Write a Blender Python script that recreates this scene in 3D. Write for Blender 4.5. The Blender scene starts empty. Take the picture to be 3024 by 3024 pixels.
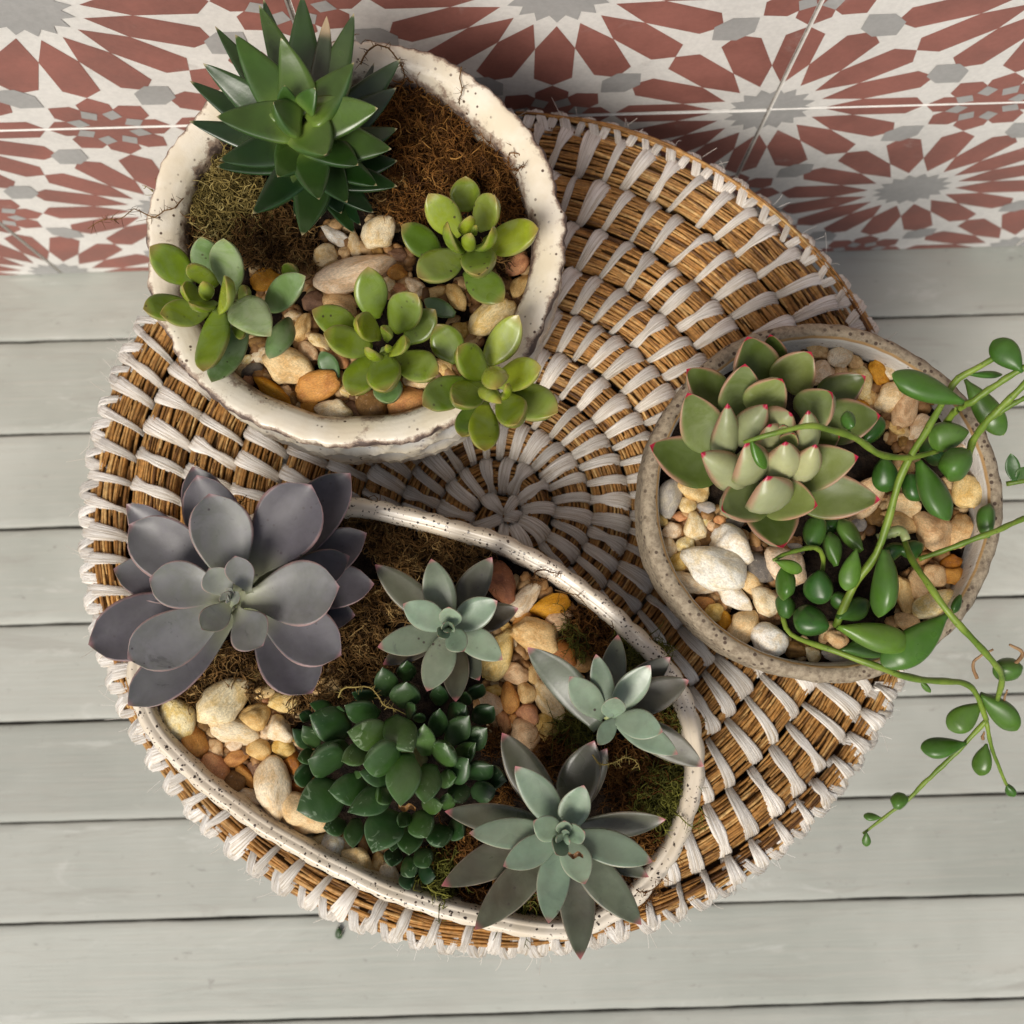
import bpy, math, random
import numpy as np
from mathutils import Matrix, Vector

random.seed(7)
rng = np.random.default_rng(7)
sc = bpy.context.scene
R = math.radians

# ------------------------------------------------------------------ camera
CAM_POS = np.array([-0.12384729, -0.23633088, 0.69560132])
CAM_F = 3360.1                     # focal length in pixels of a 3024 px frame
CAM_M = np.array([[9.99583959e-01, 2.86851035e-02, -3.01228745e-03],
                  [-2.88423074e-02, 9.93468729e-01, -1.10399303e-01],
                  [-1.74202060e-04, 1.10440254e-01, 9.93882750e-01]])
cam_d = bpy.data.cameras.new("camera")
cam = bpy.data.objects.new("camera", cam_d)
sc.collection.objects.link(cam)
mw = Matrix([list(CAM_M[0]) + [CAM_POS[0]], list(CAM_M[1]) + [CAM_POS[1]],
             list(CAM_M[2]) + [CAM_POS[2]], [0, 0, 0, 1]])
cam.matrix_world = mw
cam_d.sensor_width = 36.0
cam_d.lens = 36.0 * CAM_F / 3024.0
cam_d.clip_start = 0.01
cam_d.clip_end = 50.0
cam_d.dof.use_dof = True
cam_d.dof.focus_distance = 0.385
cam_d.dof.aperture_fstop = 18.0
sc.camera = cam

# ------------------------------------------------------------------ daylight
SUN_EL, SUN_AZ = 50.0, 212.0       # azimuth clockwise from +Y (the wall is at +Y)
world = bpy.data.worlds.new("World")
sc.world = world
world.use_nodes = True
wn = world.node_tree
wn.nodes.clear()
w_out = wn.nodes.new("ShaderNodeOutputWorld")
w_bg = wn.nodes.new("ShaderNodeBackground")
w_sky = wn.nodes.new("ShaderNodeTexSky")
w_sky.sky_type = 'NISHITA'
w_sky.sun_disc = False
w_sky.sun_elevation = R(SUN_EL)
w_sky.sun_rotation = R(SUN_AZ)
w_sky.air_density = 1.0
w_sky.dust_density = 4.0
w_sky.ozone_density = 0.6
w_bg.inputs['Strength'].default_value = 0.060
w_hs = wn.nodes.new("ShaderNodeHueSaturation")      # thin cloud: a paler sky
w_hs.inputs['Saturation'].default_value = 0.75
wn.links.new(w_sky.outputs[0], w_hs.inputs['Color'])
wn.links.new(w_hs.outputs[0], w_bg.inputs[0])
wn.links.new(w_bg.outputs[0], w_out.inputs[0])

sun_d = bpy.data.lights.new("sun", 'SUN')
sun_d.energy = 2.0
sun_d.angle = R(24.0)
sun_d.color = (1.0, 0.95, 0.87)
sun = bpy.data.objects.new("sun", sun_d)
sc.collection.objects.link(sun)
a, e = R(SUN_AZ), R(SUN_EL)
to_sun = Vector((math.sin(a) * math.cos(e), math.cos(a) * math.cos(e), math.sin(e)))
sun.rotation_euler = to_sun.to_track_quat('Z', 'Y').to_euler()
sun.location = (-0.8, -1.2, 1.6)

sc.view_settings.view_transform = 'Standard'
sc.view_settings.look = 'None'
sc.view_settings.gamma = 1.0
sc.view_settings.exposure = 0.58

# ------------------------------------------------------------------ helpers
def unp(u, v, z):
    """point at height z seen at pixel (u, v) of the 3024 px photograph"""
    d = CAM_M @ np.array([u - 1512.0, 1512.0 - v, -CAM_F])
    return CAM_POS + d * ((z - CAM_POS[2]) / d[2])

def mpp(z):
    return (CAM_POS[2] - z) / CAM_F * 1.03

REG = {'s': (0, 0, 1.0), 'm': (0, 0, 3024 / 1932), 'A1': (400, 0, .5), 'A2': (400, 500, .5), 'A3': (1000, 450, 800 / 1932),
       'B4': (1100, 1600, 1000 / 1932), 'B5': (1200, 2200, .5), 'G0': (200, 1300, 1000 / 1932),
       'BL': (460, 1980, 700 / 1932), 'BM': (1400, 1640, 500 / 1610), 'H': (840, 1940, 700 / 1932),
       'C': (1700, 900, 1324 / 1932), 'CL': (1900, 1350, 600 / 1932), 'CR': (2400, 1000, 624 / 1269),
       'W': (0, 0, 700 / 1591)}

def px(reg, x, y):
    o = REG[reg]
    return o[0] + x * o[2], o[1] + y * o[2]

def P(reg, x, y, z):
    u, v = px(reg, x, y)
    return unp(u, v, z)

def link(o, parent=None):
    sc.collection.objects.link(o)
    if parent is not None:
        o.parent = parent
    return o

def tag(o, label=None, cat=None, group=None, kind=None):
    if label: o['label'] = label
    if cat: o['category'] = cat
    if group: o['group'] = group
    if kind: o['kind'] = kind
    return o

def empty(name, loc, label, cat, group=None, kind=None):
    o = bpy.data.objects.new(name, None)
    o.empty_display_size = 0.01
    o.location = tuple(loc)
    link(o)
    return tag(o, label, cat, group, kind)

def mesh_np(name, V, Q=None, T=None, attrs=None, mats=(), smooth=True, midx=None):
    """mesh from numpy arrays: quads Q (n,4) and/or triangles T (n,3)"""
    me = bpy.data.meshes.new(name)
    V = np.asarray(V, dtype=np.float32)
    me.vertices.add(len(V))
    me.vertices.foreach_set('co', V.ravel())
    nq = 0 if Q is None else len(Q)
    nt = 0 if T is None else len(T)
    idx = np.concatenate([np.asarray(Q, dtype=np.int32).ravel() if nq else np.zeros(0, np.int32),
                          np.asarray(T, dtype=np.int32).ravel() if nt else np.zeros(0, np.int32)])
    me.loops.add(len(idx))
    me.loops.foreach_set('vertex_index', idx)
    start = np.concatenate([np.arange(nq) * 4, nq * 4 + np.arange(nt) * 3]).astype(np.int32)
    me.polygons.add(nq + nt)
    me.polygons.foreach_set('loop_start', start)
    if midx is not None:
        me.polygons.foreach_set('material_index', np.asarray(midx, dtype=np.int32))
    me.polygons.foreach_set('use_smooth', np.full(nq + nt, smooth, dtype=bool))
    for k, v in (attrs or {}).items():
        at = me.attributes.new(k, 'FLOAT', 'POINT')
        at.data.foreach_set('value', np.asarray(v, dtype=np.float32))
    for m in mats:
        me.materials.append(m)
    me.update(calc_edges=True)
    me.validate()
    return me

def mobj(name, me, parent=None, loc=None):
    o = bpy.data.objects.new(name, me)
    if loc is not None:
        o.location = tuple(loc)
    return link(o, parent)

def grid_quads(nr, nc, wrap_c=False, off=0):
    """quads of an nr x nc vertex grid (row major)"""
    r = np.arange(nr - 1)[:, None]
    c = np.arange(nc if wrap_c else nc - 1)[None, :]
    c2 = (c + 1) % nc
    return (off + np.stack([r * nc + c, r * nc + c2, (r + 1) * nc + c2, (r + 1) * nc + c], -1)).reshape(-1, 4)

def tubes(paths, radii, sides=4):
    """many tubes at once. paths (N,K,3), radii (N,K) -> V, Q"""
    N, K, _ = paths.shape
    tg = np.gradient(paths, axis=1)
    tg /= np.linalg.norm(tg, axis=2, keepdims=True) + 1e-12
    ref = np.zeros_like(tg); ref[..., 2] = 1.0
    flat = np.abs(tg[..., 2]) > 0.9
    ref[flat] = (1.0, 0.0, 0.0)
    s = np.cross(tg, ref); s /= np.linalg.norm(s, axis=2, keepdims=True) + 1e-12
    n = np.cross(s, tg)
    ph = np.arange(sides) / sides * 2 * np.pi
    V = paths[:, :, None, :] + radii[:, :, None, None] * (np.cos(ph)[None, None, :, None] * s[:, :, None, :] +
                                                          np.sin(ph)[None, None, :, None] * n[:, :, None, :])
    q = grid_quads(K, sides, True)
    Q = (q[None] + (np.arange(N) * K * sides)[:, None, None]).reshape(-1, 4)
    return V.reshape(-1, 3), Q

def smooth_path(pts, n, closed=False):
    """Catmull-Rom resampled to n points of equal spacing"""
    pts = np.asarray(pts, float)
    m = len(pts)
    out = []
    segs = m if closed else m - 1
    for i in range(segs):
        if closed:
            p0, p1, p2, p3 = pts[i - 1], pts[i], pts[(i + 1) % m], pts[(i + 2) % m]
        else:
            p0 = pts[max(i - 1, 0)]; p1 = pts[i]; p2 = pts[i + 1]; p3 = pts[min(i + 2, m - 1)]
        t = np.linspace(0, 1, 24, endpoint=False)[:, None]
        out.append(.5 * (2 * p1 + (p2 - p0) * t + (2 * p0 - 5 * p1 + 4 * p2 - p3) * t ** 2 + (3 * p1 - p0 - 3 * p2 + p3) * t ** 3))
    out = np.concatenate(out)
    out = np.vstack([out, out[:1] if closed else pts[-1:]])
    d = np.r_[0, np.cumsum(np.linalg.norm(np.diff(out, axis=0), axis=1))]
    s = np.linspace(0, d[-1], n, endpoint=not closed)
    return np.stack([np.interp(s, d, out[:, k]) for k in range(pts.shape[1])], 1)

# ------------------------------------------------------------------ materials
class NT:
    """tiny node-tree writer"""
    def __init__(self, name):
        self.m = bpy.data.materials.new(name)
        self.m.use_nodes = True
        self.t = self.m.node_tree
        self.t.nodes.clear()
        self.out = self.n('ShaderNodeOutputMaterial')
        self.b = self.n('ShaderNodeBsdfPrincipled')
        self.l(self.b.outputs[0], self.out.inputs[0])
    def n(self, k, **kw):
        x = self.t.nodes.new(k)
        for a_, v in kw.items():
            setattr(x, a_, v)
        return x
    def l(self, a_, b_):
        self.t.links.new(a_, b_)
    def put(self, sock, v):
        if hasattr(v, 'is_output'):
            self.l(v, sock)
        elif isinstance(v, (tuple, list)) and len(v) == 3 and sock.type == 'RGBA':
            sock.default_value = (*v, 1)
        else:
            sock.default_value = v
    def coord(self, kind='Object'):
        return self.n('ShaderNodeTexCoord').outputs[kind]
    def attr(self, name, typ='GEOMETRY'):
        x = self.n('ShaderNodeAttribute', attribute_name=name, attribute_type=typ)
        return x.outputs['Fac']
    def rand(self):
        return self.n('ShaderNodeObjectInfo').outputs['Random']
    def noise(self, scale, detail=3, rough=.55, vec=None, dist=0.0):
        x = self.n('ShaderNodeTexNoise')
        x.inputs['Scale'].default_value = scale
        x.inputs['Detail'].default_value = detail
        x.inputs['Roughness'].default_value = rough
        x.inputs['Distortion'].default_value = dist
        self.l(vec if vec is not None else self.coord(), x.inputs['Vector'])
        return x.outputs[0]
    def voro(self, scale, vec=None, out='Distance', feature='F1', rnd=1.0):
        x = self.n('ShaderNodeTexVoronoi', feature=feature)
        x.inputs['Scale'].default_value = scale
        x.inputs['Randomness'].default_value = rnd
        self.l(vec if vec is not None else self.coord(), x.inputs['Vector'])
        return x.outputs[out]
    def map(self, vec, scale=(1, 1, 1), rot=(0, 0, 0), loc=(0, 0, 0)):
        x = self.n('ShaderNodeMapping')
        x.inputs['Scale'].default_value = scale
        x.inputs['Rotation'].default_value = rot
        x.inputs['Location'].default_value = loc
        self.l(vec, x.inputs['Vector'])
        return x.outputs[0]
    def shift(self, vec, amount):
        """offset a vector by a per-object random so that copies differ"""
        x = self.n('ShaderNodeVectorMath', operation='MULTIPLY_ADD')
        c = self.n('ShaderNodeCombineXYZ')
        r = self.rand()
        for i in range(3): self.l(r, c.inputs[i])
        self.l(c.outputs[0], x.inputs[0]); x.inputs[1].default_value = (amount, amount * 1.7, amount * .6)
        self.l(vec, x.inputs[2])
        return x.outputs[0]
    def ramp(self, fac, lo, hi, a_=0.0, b_=1.0, smooth=True):
        x = self.n('ShaderNodeMapRange', interpolation_type='SMOOTHSTEP' if smooth else 'LINEAR')
        self.put(x.inputs['Value'], fac)
        x.inputs['From Min'].default_value = lo; x.inputs['From Max'].default_value = hi
        x.inputs['To Min'].default_value = a_; x.inputs['To Max'].default_value = b_
        return x.outputs[0]
    def math(self, op, a_, b_=0.0):
        x = self.n('ShaderNodeMath', operation=op)
        self.put(x.inputs[0], a_); self.put(x.inputs[1], b_)
        return x.outputs[0]
    def mix(self, fac, a_, b_, blend='MIX'):
        x = self.n('ShaderNodeMix', data_type='RGBA', blend_type=blend)
        self.put(x.inputs[0], fac)
        self.put(x.inputs[6], a_); self.put(x.inputs[7], b_)
        return x.outputs[2]
    def hsv(self, col, h=.5, s=1.0, v=1.0):
        x = self.n('ShaderNodeHueSaturation')
        self.put(x.inputs['Hue'], h); self.put(x.inputs['Saturation'], s); self.put(x.inputs['Value'], v)
        self.put(x.inputs['Color'], col)
        return x.outputs[0]
    def bump(self, h, strength=.3, dist=.001):
        x = self.n('ShaderNodeBump')
        x.inputs['Strength'].default_value = strength
        x.inputs['Distance'].default_value = dist
        self.l(h, x.inputs['Height'])
        self.l(x.outputs[0], self.b.inputs['Normal'])
    def base(self, col, rough=.5, spec=.5):
        self.put(self.b.inputs['Base Color'], col)
        self.put(self.b.inputs['Roughness'], rough)
        self.put(self.b.inputs['Specular IOR Level'], spec)
        return self.m

def mat_tile(name, col, var=.12):
    n = NT(name)
    c = n.shift(n.coord(), 3.0)
    a_ = n.noise(28, 4, .6, c)
    b_ = n.noise(420, 3, .6, c)
    v = n.math('ADD', n.ramp(a_, .3, .7, 1 - var, 1 + var), n.ramp(b_, .3, .7, -.05, .05))
    col2 = n.hsv(col, v=v)
    stain = n.ramp(n.noise(55, 5, .7, c), .64, .74, 0, .28)
    col2 = n.mix(stain, col2, (.33, .30, .27))
    scuff = n.ramp(n.noise(9, 6, .75, c, 1.5), .60, .70, 0, .16)
    col2 = n.mix(scuff, col2, (.75, .73, .70))
    n.bump(b_, .12, .0006)
    return n.base(col2, n.ramp(a_, .3, .7, .42, .62), .4)

M = {}
M['tile_white'] = mat_tile('tile_white', (.78, .76, .72), .05)
M['tile_red'] = mat_tile('tile_red', (.30, .120, .096), .16)
M['tile_grey'] = mat_tile('tile_grey', (.39, .385, .375), .08)

def mat_grout():
    n = NT('grout')
    g = n.noise(260, 4, .7)
    n.bump(g, .6, .001)
    return n.base(n.mix(n.ramp(g, .35, .7), (.24, .215, .19), (.44, .42, .39)), .9, .2)
M['grout'] = mat_grout()

def mat_board():
    n = NT('painted_board')
    c = n.shift(n.coord(), 5.0)
    grain = n.noise(14, 5, .65, n.map(c, (1.2, 30, 8)), .4)
    blot = n.noise(7, 4, .6, c)
    speck = n.noise(95, 3, .65, n.map(c, (.8, 1.3, 1)))
    col = n.mix(n.ramp(blot, .3, .7), (.325, .340, .302), (.430, .442, .400))
    col = n.mix(n.ramp(grain, .42, .72, 0, .5), col, (.40, .39, .345))
    col = n.mix(n.ramp(speck, .63, .77, 0, .6), col, (.20, .19, .17))
    r = n.rand()
    col = n.hsv(col, v=n.ramp(r, 0, 1, .90, 1.06, False))
    worn = n.ramp(n.noise(11, 6, .72, n.map(c, (.6, 3.2, 1)), 1.2), .52, .66, 0, .55)
    col = n.mix(worn, col, (.31, .305, .27))
    pale = n.ramp(n.noise(16, 5, .7, n.map(c, (.8, 3, 1), (0, 0, 0), (3, 1, 0)), .8), .58, .70, 0, .35)
    col = n.mix(pale, col, (.58, .59, .55))
    scr = n.ramp(n.noise(22, 2, .5, n.map(c, (1, 14, 1), (0, 0, .9))), .70, .76, 0, .30)
    col = n.mix(scr, col, (.33, .31, .28))
    e_ = n.ramp(n.attr('edge'), .25, 1.0)
    col = n.mix(n.math('MULTIPLY', e_, n.ramp(speck, .3, .6, .35, .9)), col, (.10, .095, .08))
    n.bump(grain, .22, .0012)
    return n.base(col, n.ramp(blot, .3, .7, .45, .65), .35)
M['board'] = mat_board()

def mat_dirt(name, c1, c2, sc_=160):
    n = NT(name)
    g = n.noise(sc_, 5, .7)
    n.bump(n.noise(sc_ * 2.2, 4, .7), .9, .002)
    return n.base(n.mix(n.ramp(g, .35, .7), c1, c2), .95, .15)
M['joist'] = mat_dirt('dark_gap', (.018, .016, .014), (.05, .045, .04))
M['soil'] = mat_dirt('soil', (.006, .004, .003), (.030, .019, .012), 220)

def mat_straw(name, dark, mid, pale):
    n = NT(name)
    r = n.attr('rnd')
    g = n.noise(600, 2, .5)
    c = n.mix(n.ramp(r, .0, .45, smooth=False), dark, mid)
    c = n.mix(n.ramp(r, .55, 1.0, smooth=False), c, pale)
    c = n.hsv(c, v=n.ramp(g, .3, .7, .72, 1.2))
    blot = n.noise(26, 3, .6)
    c = n.hsv(c, v=n.ramp(blot, .3, .7, .78, 1.15))
    return n.base(c, .52, .35)
M['straw'] = mat_straw('seagrass', (.10, .042, .011), (.38, .185, .048), (.60, .385, .15))

def mat_core():
    n = NT('straw_core')
    g = n.noise(300, 3, .6)
    return n.base(n.mix(g, (.05, .025, .009), (.16, .08, .027)), .8, .2)
M['core'] = mat_core()

def mat_raffia():
    n = NT('raffia')
    f = n.noise(1.0, 3, .6, n.map(n.n('ShaderNodeTexCoord').outputs['UV'], (17, 1.1, 1)))
    r = n.rand()
    c = n.mix(n.ramp(f, .34, .58), (.52, .44, .34), (.88, .84, .78))
    c = n.hsv(c, v=n.ramp(r, 0, 1, .82, 1.12, False), s=n.ramp(n.noise(30, 2), .3, .7, .6, 1.3))
    n.bump(f, 1.0, .0009)
    return n.base(c, .33, .55)
M['raffia'] = mat_raffia()

def mat_pot_cream():
    n = NT('cream_glaze')
    c = n.coord()
    blot = n.noise(60, 4, .6, c)
    base = n.mix(n.ramp(blot, .35, .65), (.70, .62, .47), (.78, .72, .60))
    w = n.attr('wear')
    nz = n.noise(170, 6, .75, c)
    nz2 = n.noise(38, 3, .6, c)
    k = n.math('ADD', n.math('MULTIPLY', w, 1.0), n.math('MULTIPLY', n.math('SUBTRACT', nz, .5), 1.7))
    k = n.math('ADD', k, n.math('MULTIPLY', n.math('SUBTRACT', nz2, .5), .9))
    col = n.mix(n.ramp(k, .26, .52, 0, .85), base, (.26, .175, .125))
    col = n.mix(n.ramp(k, .52, .70, 0, .92), col, (.085, .058, .05))
    v = n.voro(330, n.map(c, (1, 1, 1)))
    cl = n.noise(48, 3, .6, c)
    sp = n.math('MULTIPLY', n.ramp(v, .12, .22, 1, 0), n.ramp(cl, .46, .58))
    col = n.mix(sp, col, (.10, .065, .045))
    d = n.attr('dimple')
    col = n.mix(n.math('MULTIPLY', d, .75), col, (.40, .42, .45))
    n.bump(nz, .25, .0008)
    return n.base(col, n.ramp(k, .3, .7, .22, .6), .5)
M['cream_glaze'] = mat_pot_cream()

def mat_pot_speckled():
    n = NT('speckled_glaze')
    c = n.coord()
    blot = n.noise(50, 3, .6, c)
    base = n.mix(n.ramp(blot, .35, .65), (.66, .57, .44), (.77, .69, .57))
    w = n.attr('wear')
    nz = n.noise(120, 4, .7, c)
    k = n.math('ADD', w, n.math('MULTIPLY', n.math('SUBTRACT', nz, .5), .8))
    col = n.mix(n.ramp(k, .40, .75, 0, .85), base, (.17, .125, .115))
    cl = n.noise(26, 3, .6, c)
    wob = n.n('ShaderNodeVectorMath', operation='MULTIPLY_ADD')
    nzc = n.n('ShaderNodeTexNoise'); nzc.inputs['Scale'].default_value = 900; n.l(c, nzc.inputs['Vector'])
    n.l(nzc.outputs[1], wob.inputs[0]); wob.inputs[1].default_value = (.0014, .0014, .0014); n.l(c, wob.inputs[2])
    c = wob.outputs[0]
    v = n.voro(400, c)
    sp = n.math('MULTIPLY', n.ramp(v, .16, .24, 1, 0), n.ramp(cl, .30, .46))
    v2 = n.voro(200, c)
    sp2 = n.math('MULTIPLY', n.ramp(v2, .09, .13, 1, 0), n.ramp(cl, .40, .50))
    col = n.mix(n.math('MAXIMUM', sp, sp2), col, (.045, .032, .026))
    v3 = n.voro(620, c)
    col = n.mix(n.math('MULTIPLY', n.ramp(v3, .15, .24, 1, 0), n.ramp(cl, .36, .5)), col, (.09, .06, .045))
    n.bump(nz, .1, .0006)
    return n.base(col, .27, .45)
M['speckled_glaze'] = mat_pot_speckled()

def mat_stoneware():
    n = NT('stoneware')
    c = n.coord()
    z = n.attr('zone')          # 0 raw clay, 1 glaze
    f = n.noise(420, 4, .7, c)
    raw = n.mix(n.ramp(f, .35, .65), (.21, .165, .112), (.35, .29, .205))
    cl = n.noise(40, 3, .6, c)
    v = n.voro(400, c)
    sp = n.math('MULTIPLY', n.ramp(v, .20, .34, 1, 0), n.ramp(cl, .30, .55))
    raw = n.mix(sp, raw, (.075, .05, .035))
    big = n.ramp(n.noise(120, 5, .7, c), .66, .74, 0, .8)
    raw = n.mix(big, raw, (.07, .05, .04))
    glaze = n.mix(n.ramp(n.voro(300, c), .1, .16, .7, 0), (.62, .60, .56), (.12, .09, .07))
    col = n.mix(n.ramp(z, .55, .75), raw, glaze)
    col = n.mix(n.math('MULTIPLY', n.ramp(z, .40, .55), n.ramp(z, .62, .80, 1, 0)), col, (.36, .22, .09))
    n.bump(f, .55, .0009)
    return n.base(col, n.ramp(z, .5, .8, .85, .22), .4)
M['stoneware'] = mat_stoneware()

STONE = {'white': ((.82, .78, .69), (.70, .58, .40)), 'cream': ((.82, .70, .46), (.70, .50, .22)),
         'tan': ((.72, .49, .22), (.55, .31, .10)), 'orange': ((.60, .28, .07), (.46, .18, .04)),
         'brown': ((.26, .135, .048), (.15, .07, .022)), 'peach': ((.80, .63, .39), (.64, .42, .18)),
         'grey': ((.34, .31, .28), (.46, .40, .32)), 'rust': ((.36, .125, .03), (.22, .07, .02)),
         'yellow': ((.74, .55, .27), (.64, .40, .14)), 'dark': ((.10, .085, .075), (.20, .165, .13))}

def mat_stone(k):
    a_, b_ = STONE[k]
    n = NT('stone_' + k)
    c = n.shift(n.coord(), 9.0)
    g = n.noise(1.6, 4, .6, c, .6)
    f = n.noise(11, 5, .7, c)
    col = n.mix(n.ramp(g, .38, .66), a_, b_)
    col = n.hsv(col, v=n.ramp(f, .3, .7, .74, 1.2))
    r = n.rand()
    col = n.hsv(col, h=n.ramp(r, 0, 1, .488, .512, False), s=n.ramp(r, 0, 1, .85, 1.12, False))
    vein = n.ramp(n.noise(3.2, 6, .75, c, 2.0), .60, .66, 0, .45)
    col = n.mix(vein, col, tuple(x * .55 for x in b_))
    pale = n.ramp(n.noise(5.5, 4, .7, c), .62, .70, 0, .35)
    col = n.mix(pale, col, (.72, .66, .56))
    n.bump(f, .4, .0012)
    return n.base(col, n.ramp(f, .3, .7, .40, .66), .4)
for k in STONE:
    M['stone_' + k] = mat_stone(k)

def mat_gravel():
    n = NT('gravel_mix')
    r = n.attr('rnd')
    f = n.noise(700, 4, .7)
    c = n.mix(n.ramp(r, .1, .5, smooth=False), (.13, .062, .022), (.34, .18, .065))
    c = n.mix(n.ramp(r, .6, .95, smooth=False), c, (.52, .37, .19))
    c = n.hsv(c, v=n.ramp(f, .3, .7, .75, 1.2))
    n.bump(f, .35, .001)
    return n.base(c, .55, .35)
M['gravel'] = mat_gravel()

def mat_moss(name, c1, c2, c3):
    n = NT(name)
    r = n.attr('rnd')
    c = n.mix(n.ramp(r, .12, .66, smooth=False), c1, c2)
    c = n.mix(n.ramp(r, .66, 1, smooth=False), c, c3)
    n.put(n.b.inputs['Subsurface Weight'], 0.0)
    return n.base(c, .75, .2)
M['moss_brown'] = mat_moss('moss_brown', (.045, .022, .007), (.19, .10, .03), (.42, .28, .11))
M['moss_olive'] = mat_moss('moss_olive', (.09, .07, .016), (.28, .21, .065), (.48, .40, .16))
M['moss_rust'] = mat_moss('moss_rust', (.045, .017, .004), (.18, .075, .015), (.37, .19, .05))
M['moss_green'] = mat_moss('moss_green', (.055, .055, .010), (.15, .15, .025), (.27, .26, .05))

def mat_leaf(name, young, old, edge, tip, edge_rng=(.80, 1.0), tip_rng=(.90, 1.0), edge_amt=.5, tip_amt=.8,
             rough=.38, mott=.18, bloom=None, bloom_amt=0.0, sss=.12, spec=.5, scars=.65, dots=None, base_col=None, back=None, streak=None):
    n = NT(name)
    c = n.shift(n.coord(), 2.0)
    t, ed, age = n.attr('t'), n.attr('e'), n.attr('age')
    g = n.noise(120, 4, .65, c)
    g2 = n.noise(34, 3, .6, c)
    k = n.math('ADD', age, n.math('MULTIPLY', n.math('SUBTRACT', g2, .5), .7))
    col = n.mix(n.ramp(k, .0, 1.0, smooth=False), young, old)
    if base_col:
        col = n.mix(n.ramp(t, .02, .42, .8, 0), col, base_col)
    if back:
        col = n.mix(n.ramp(n.attr('side'), .35, .9, 0, .75), col, back)
    col = n.hsv(col, v=n.ramp(g, .3, .7, 1 - mott, 1 + mott))
    if bloom:
        bl = n.math('MULTIPLY', n.ramp(n.noise(75, 5, .7, c, .8), .40, .62, 0, bloom_amt), n.ramp(age, .2, 1.0, 1.0, .22))
        col = n.mix(bl, col, bloom)
    if streak:
        sk = n.ramp(n.noise(190, 2, .6, n.map(c, (1, 1, 1)), 2.5), .60, .68, 0, .55)
        sk = n.math('MULTIPLY', sk, n.ramp(t, .45, .75))
        col = n.mix(sk, col, streak)
    scar = n.math('MULTIPLY', n.ramp(n.noise(52, 6, .75, c, 1.8), .61, .67, 0, scars), n.ramp(age, .1, .8, .35, 1.0))
    col = n.mix(scar, col, n.hsv(col, s=.75, v=.55))
    rub = n.ramp(n.noise(21, 5, .7, n.map(c, (1, 1, 1), (0, 0, 0), (.3, .1, .7)), 1.2), .52, .66, 0, scars * .8)
    col = n.mix(rub, col, n.hsv(col, s=1.25, v=.80))
    r = n.rand()
    col = n.hsv(col, h=n.ramp(r, 0, 1, .485, .515, False), v=n.ramp(r, 0, 1, 1.18, .82, False))
    ee = n.ramp(n.math('ADD', ed, n.math('MULTIPLY', n.math('SUBTRACT', g, .5), .15)), edge_rng[0], edge_rng[1], 0, edge_amt)
    ee = n.math('MULTIPLY', ee, n.ramp(t, .25, .6))
    col = n.mix(ee, col, edge)
    tt = n.ramp(n.math('ADD', t, n.math('MULTIPLY', n.math('SUBTRACT', g, .5), .06)), tip_rng[0], tip_rng[1], 0, tip_amt)
    col = n.mix(tt, col, tip)
    if dots:
        v = n.voro(330, c)
        col = n.mix(n.math('MULTIPLY', n.ramp(v, .12, .18, 1, 0), n.ramp(g2, .52, .62)), col, dots)
    n.put(n.b.inputs['Subsurface Weight'], sss)
    n.b.inputs['Subsurface Radius'].default_value = (.6, 1.0, .25)
    n.b.inputs['Subsurface Scale'].default_value = .0022
    n.bump(g, .12, .0006)
    return n.base(col, n.ramp(g2, .3, .7, rough - .10, rough + .06), spec)

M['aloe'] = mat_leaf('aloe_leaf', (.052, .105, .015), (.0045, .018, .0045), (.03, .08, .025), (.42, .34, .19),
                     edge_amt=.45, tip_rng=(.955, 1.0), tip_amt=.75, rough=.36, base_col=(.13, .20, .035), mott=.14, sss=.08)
M['sedum'] = mat_leaf('sedum_leaf', (.235, .305, .018), (.058, .118, .010), (.36, .30, .12), (.34, .20, .075),
                      edge_rng=(.86, 1.0), edge_amt=.55, tip_rng=(.80, 1.0), tip_amt=.62, spec=.45, rough=.34, mott=.14,
                      bloom=(.24, .30, .15), bloom_amt=.35, sss=.2, dots=(.05, .04, .02))
M['sedum_pale'] = mat_leaf('sedum_pale_leaf', (.19, .27, .085), (.10, .18, .06), (.40, .38, .24), (.36, .29, .17),
                           edge_rng=(.88, 1.0), edge_amt=.4, tip_rng=(.9, 1.02), tip_amt=.5, rough=.32, mott=.14,
                           bloom=(.32, .38, .27), bloom_amt=.5, sss=.2, dots=(.05, .04, .02))
M['lilac'] = mat_leaf('lilac_leaf', (.185, .20, .165), (.074, .068, .078), (.34, .20, .19), (.28, .12, .13),
                      edge_rng=(.90, 1.0), edge_amt=.7, tip_rng=(.95, 1.0), tip_amt=.6, spec=.4, rough=.44, mott=.10,
                      bloom=(.175, .17, .19), bloom_amt=.5, sss=.08, base_col=(.25, .27, .15), dots=(.06, .05, .055))
M['silver'] = mat_leaf('silver_leaf', (.215, .295, .205), (.040, .031, .015), (.38, .30, .24), (.42, .11, .13),
                       edge_rng=(.90, 1.0), edge_amt=.5, tip_rng=(.91, 1.0), tip_amt=.75, spec=.5, rough=.36, mott=.16,
                       bloom=(.21, .225, .165), bloom_amt=.30, sss=.1, dots=(.05, .04, .03))
M['window'] = mat_leaf('window_leaf', (.058, .125, .020), (.010, .036, .009), (.17, .25, .15), (.32, .38, .28),
                       edge_rng=(.86, 1.0), edge_amt=.35, tip_rng=(.97, 1.0), tip_amt=.7, spec=.42, rough=.40, mott=.14,
                       bloom=(.12, .17, .095), bloom_amt=.30, sss=.1, streak=(.24, .32, .20))
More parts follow.
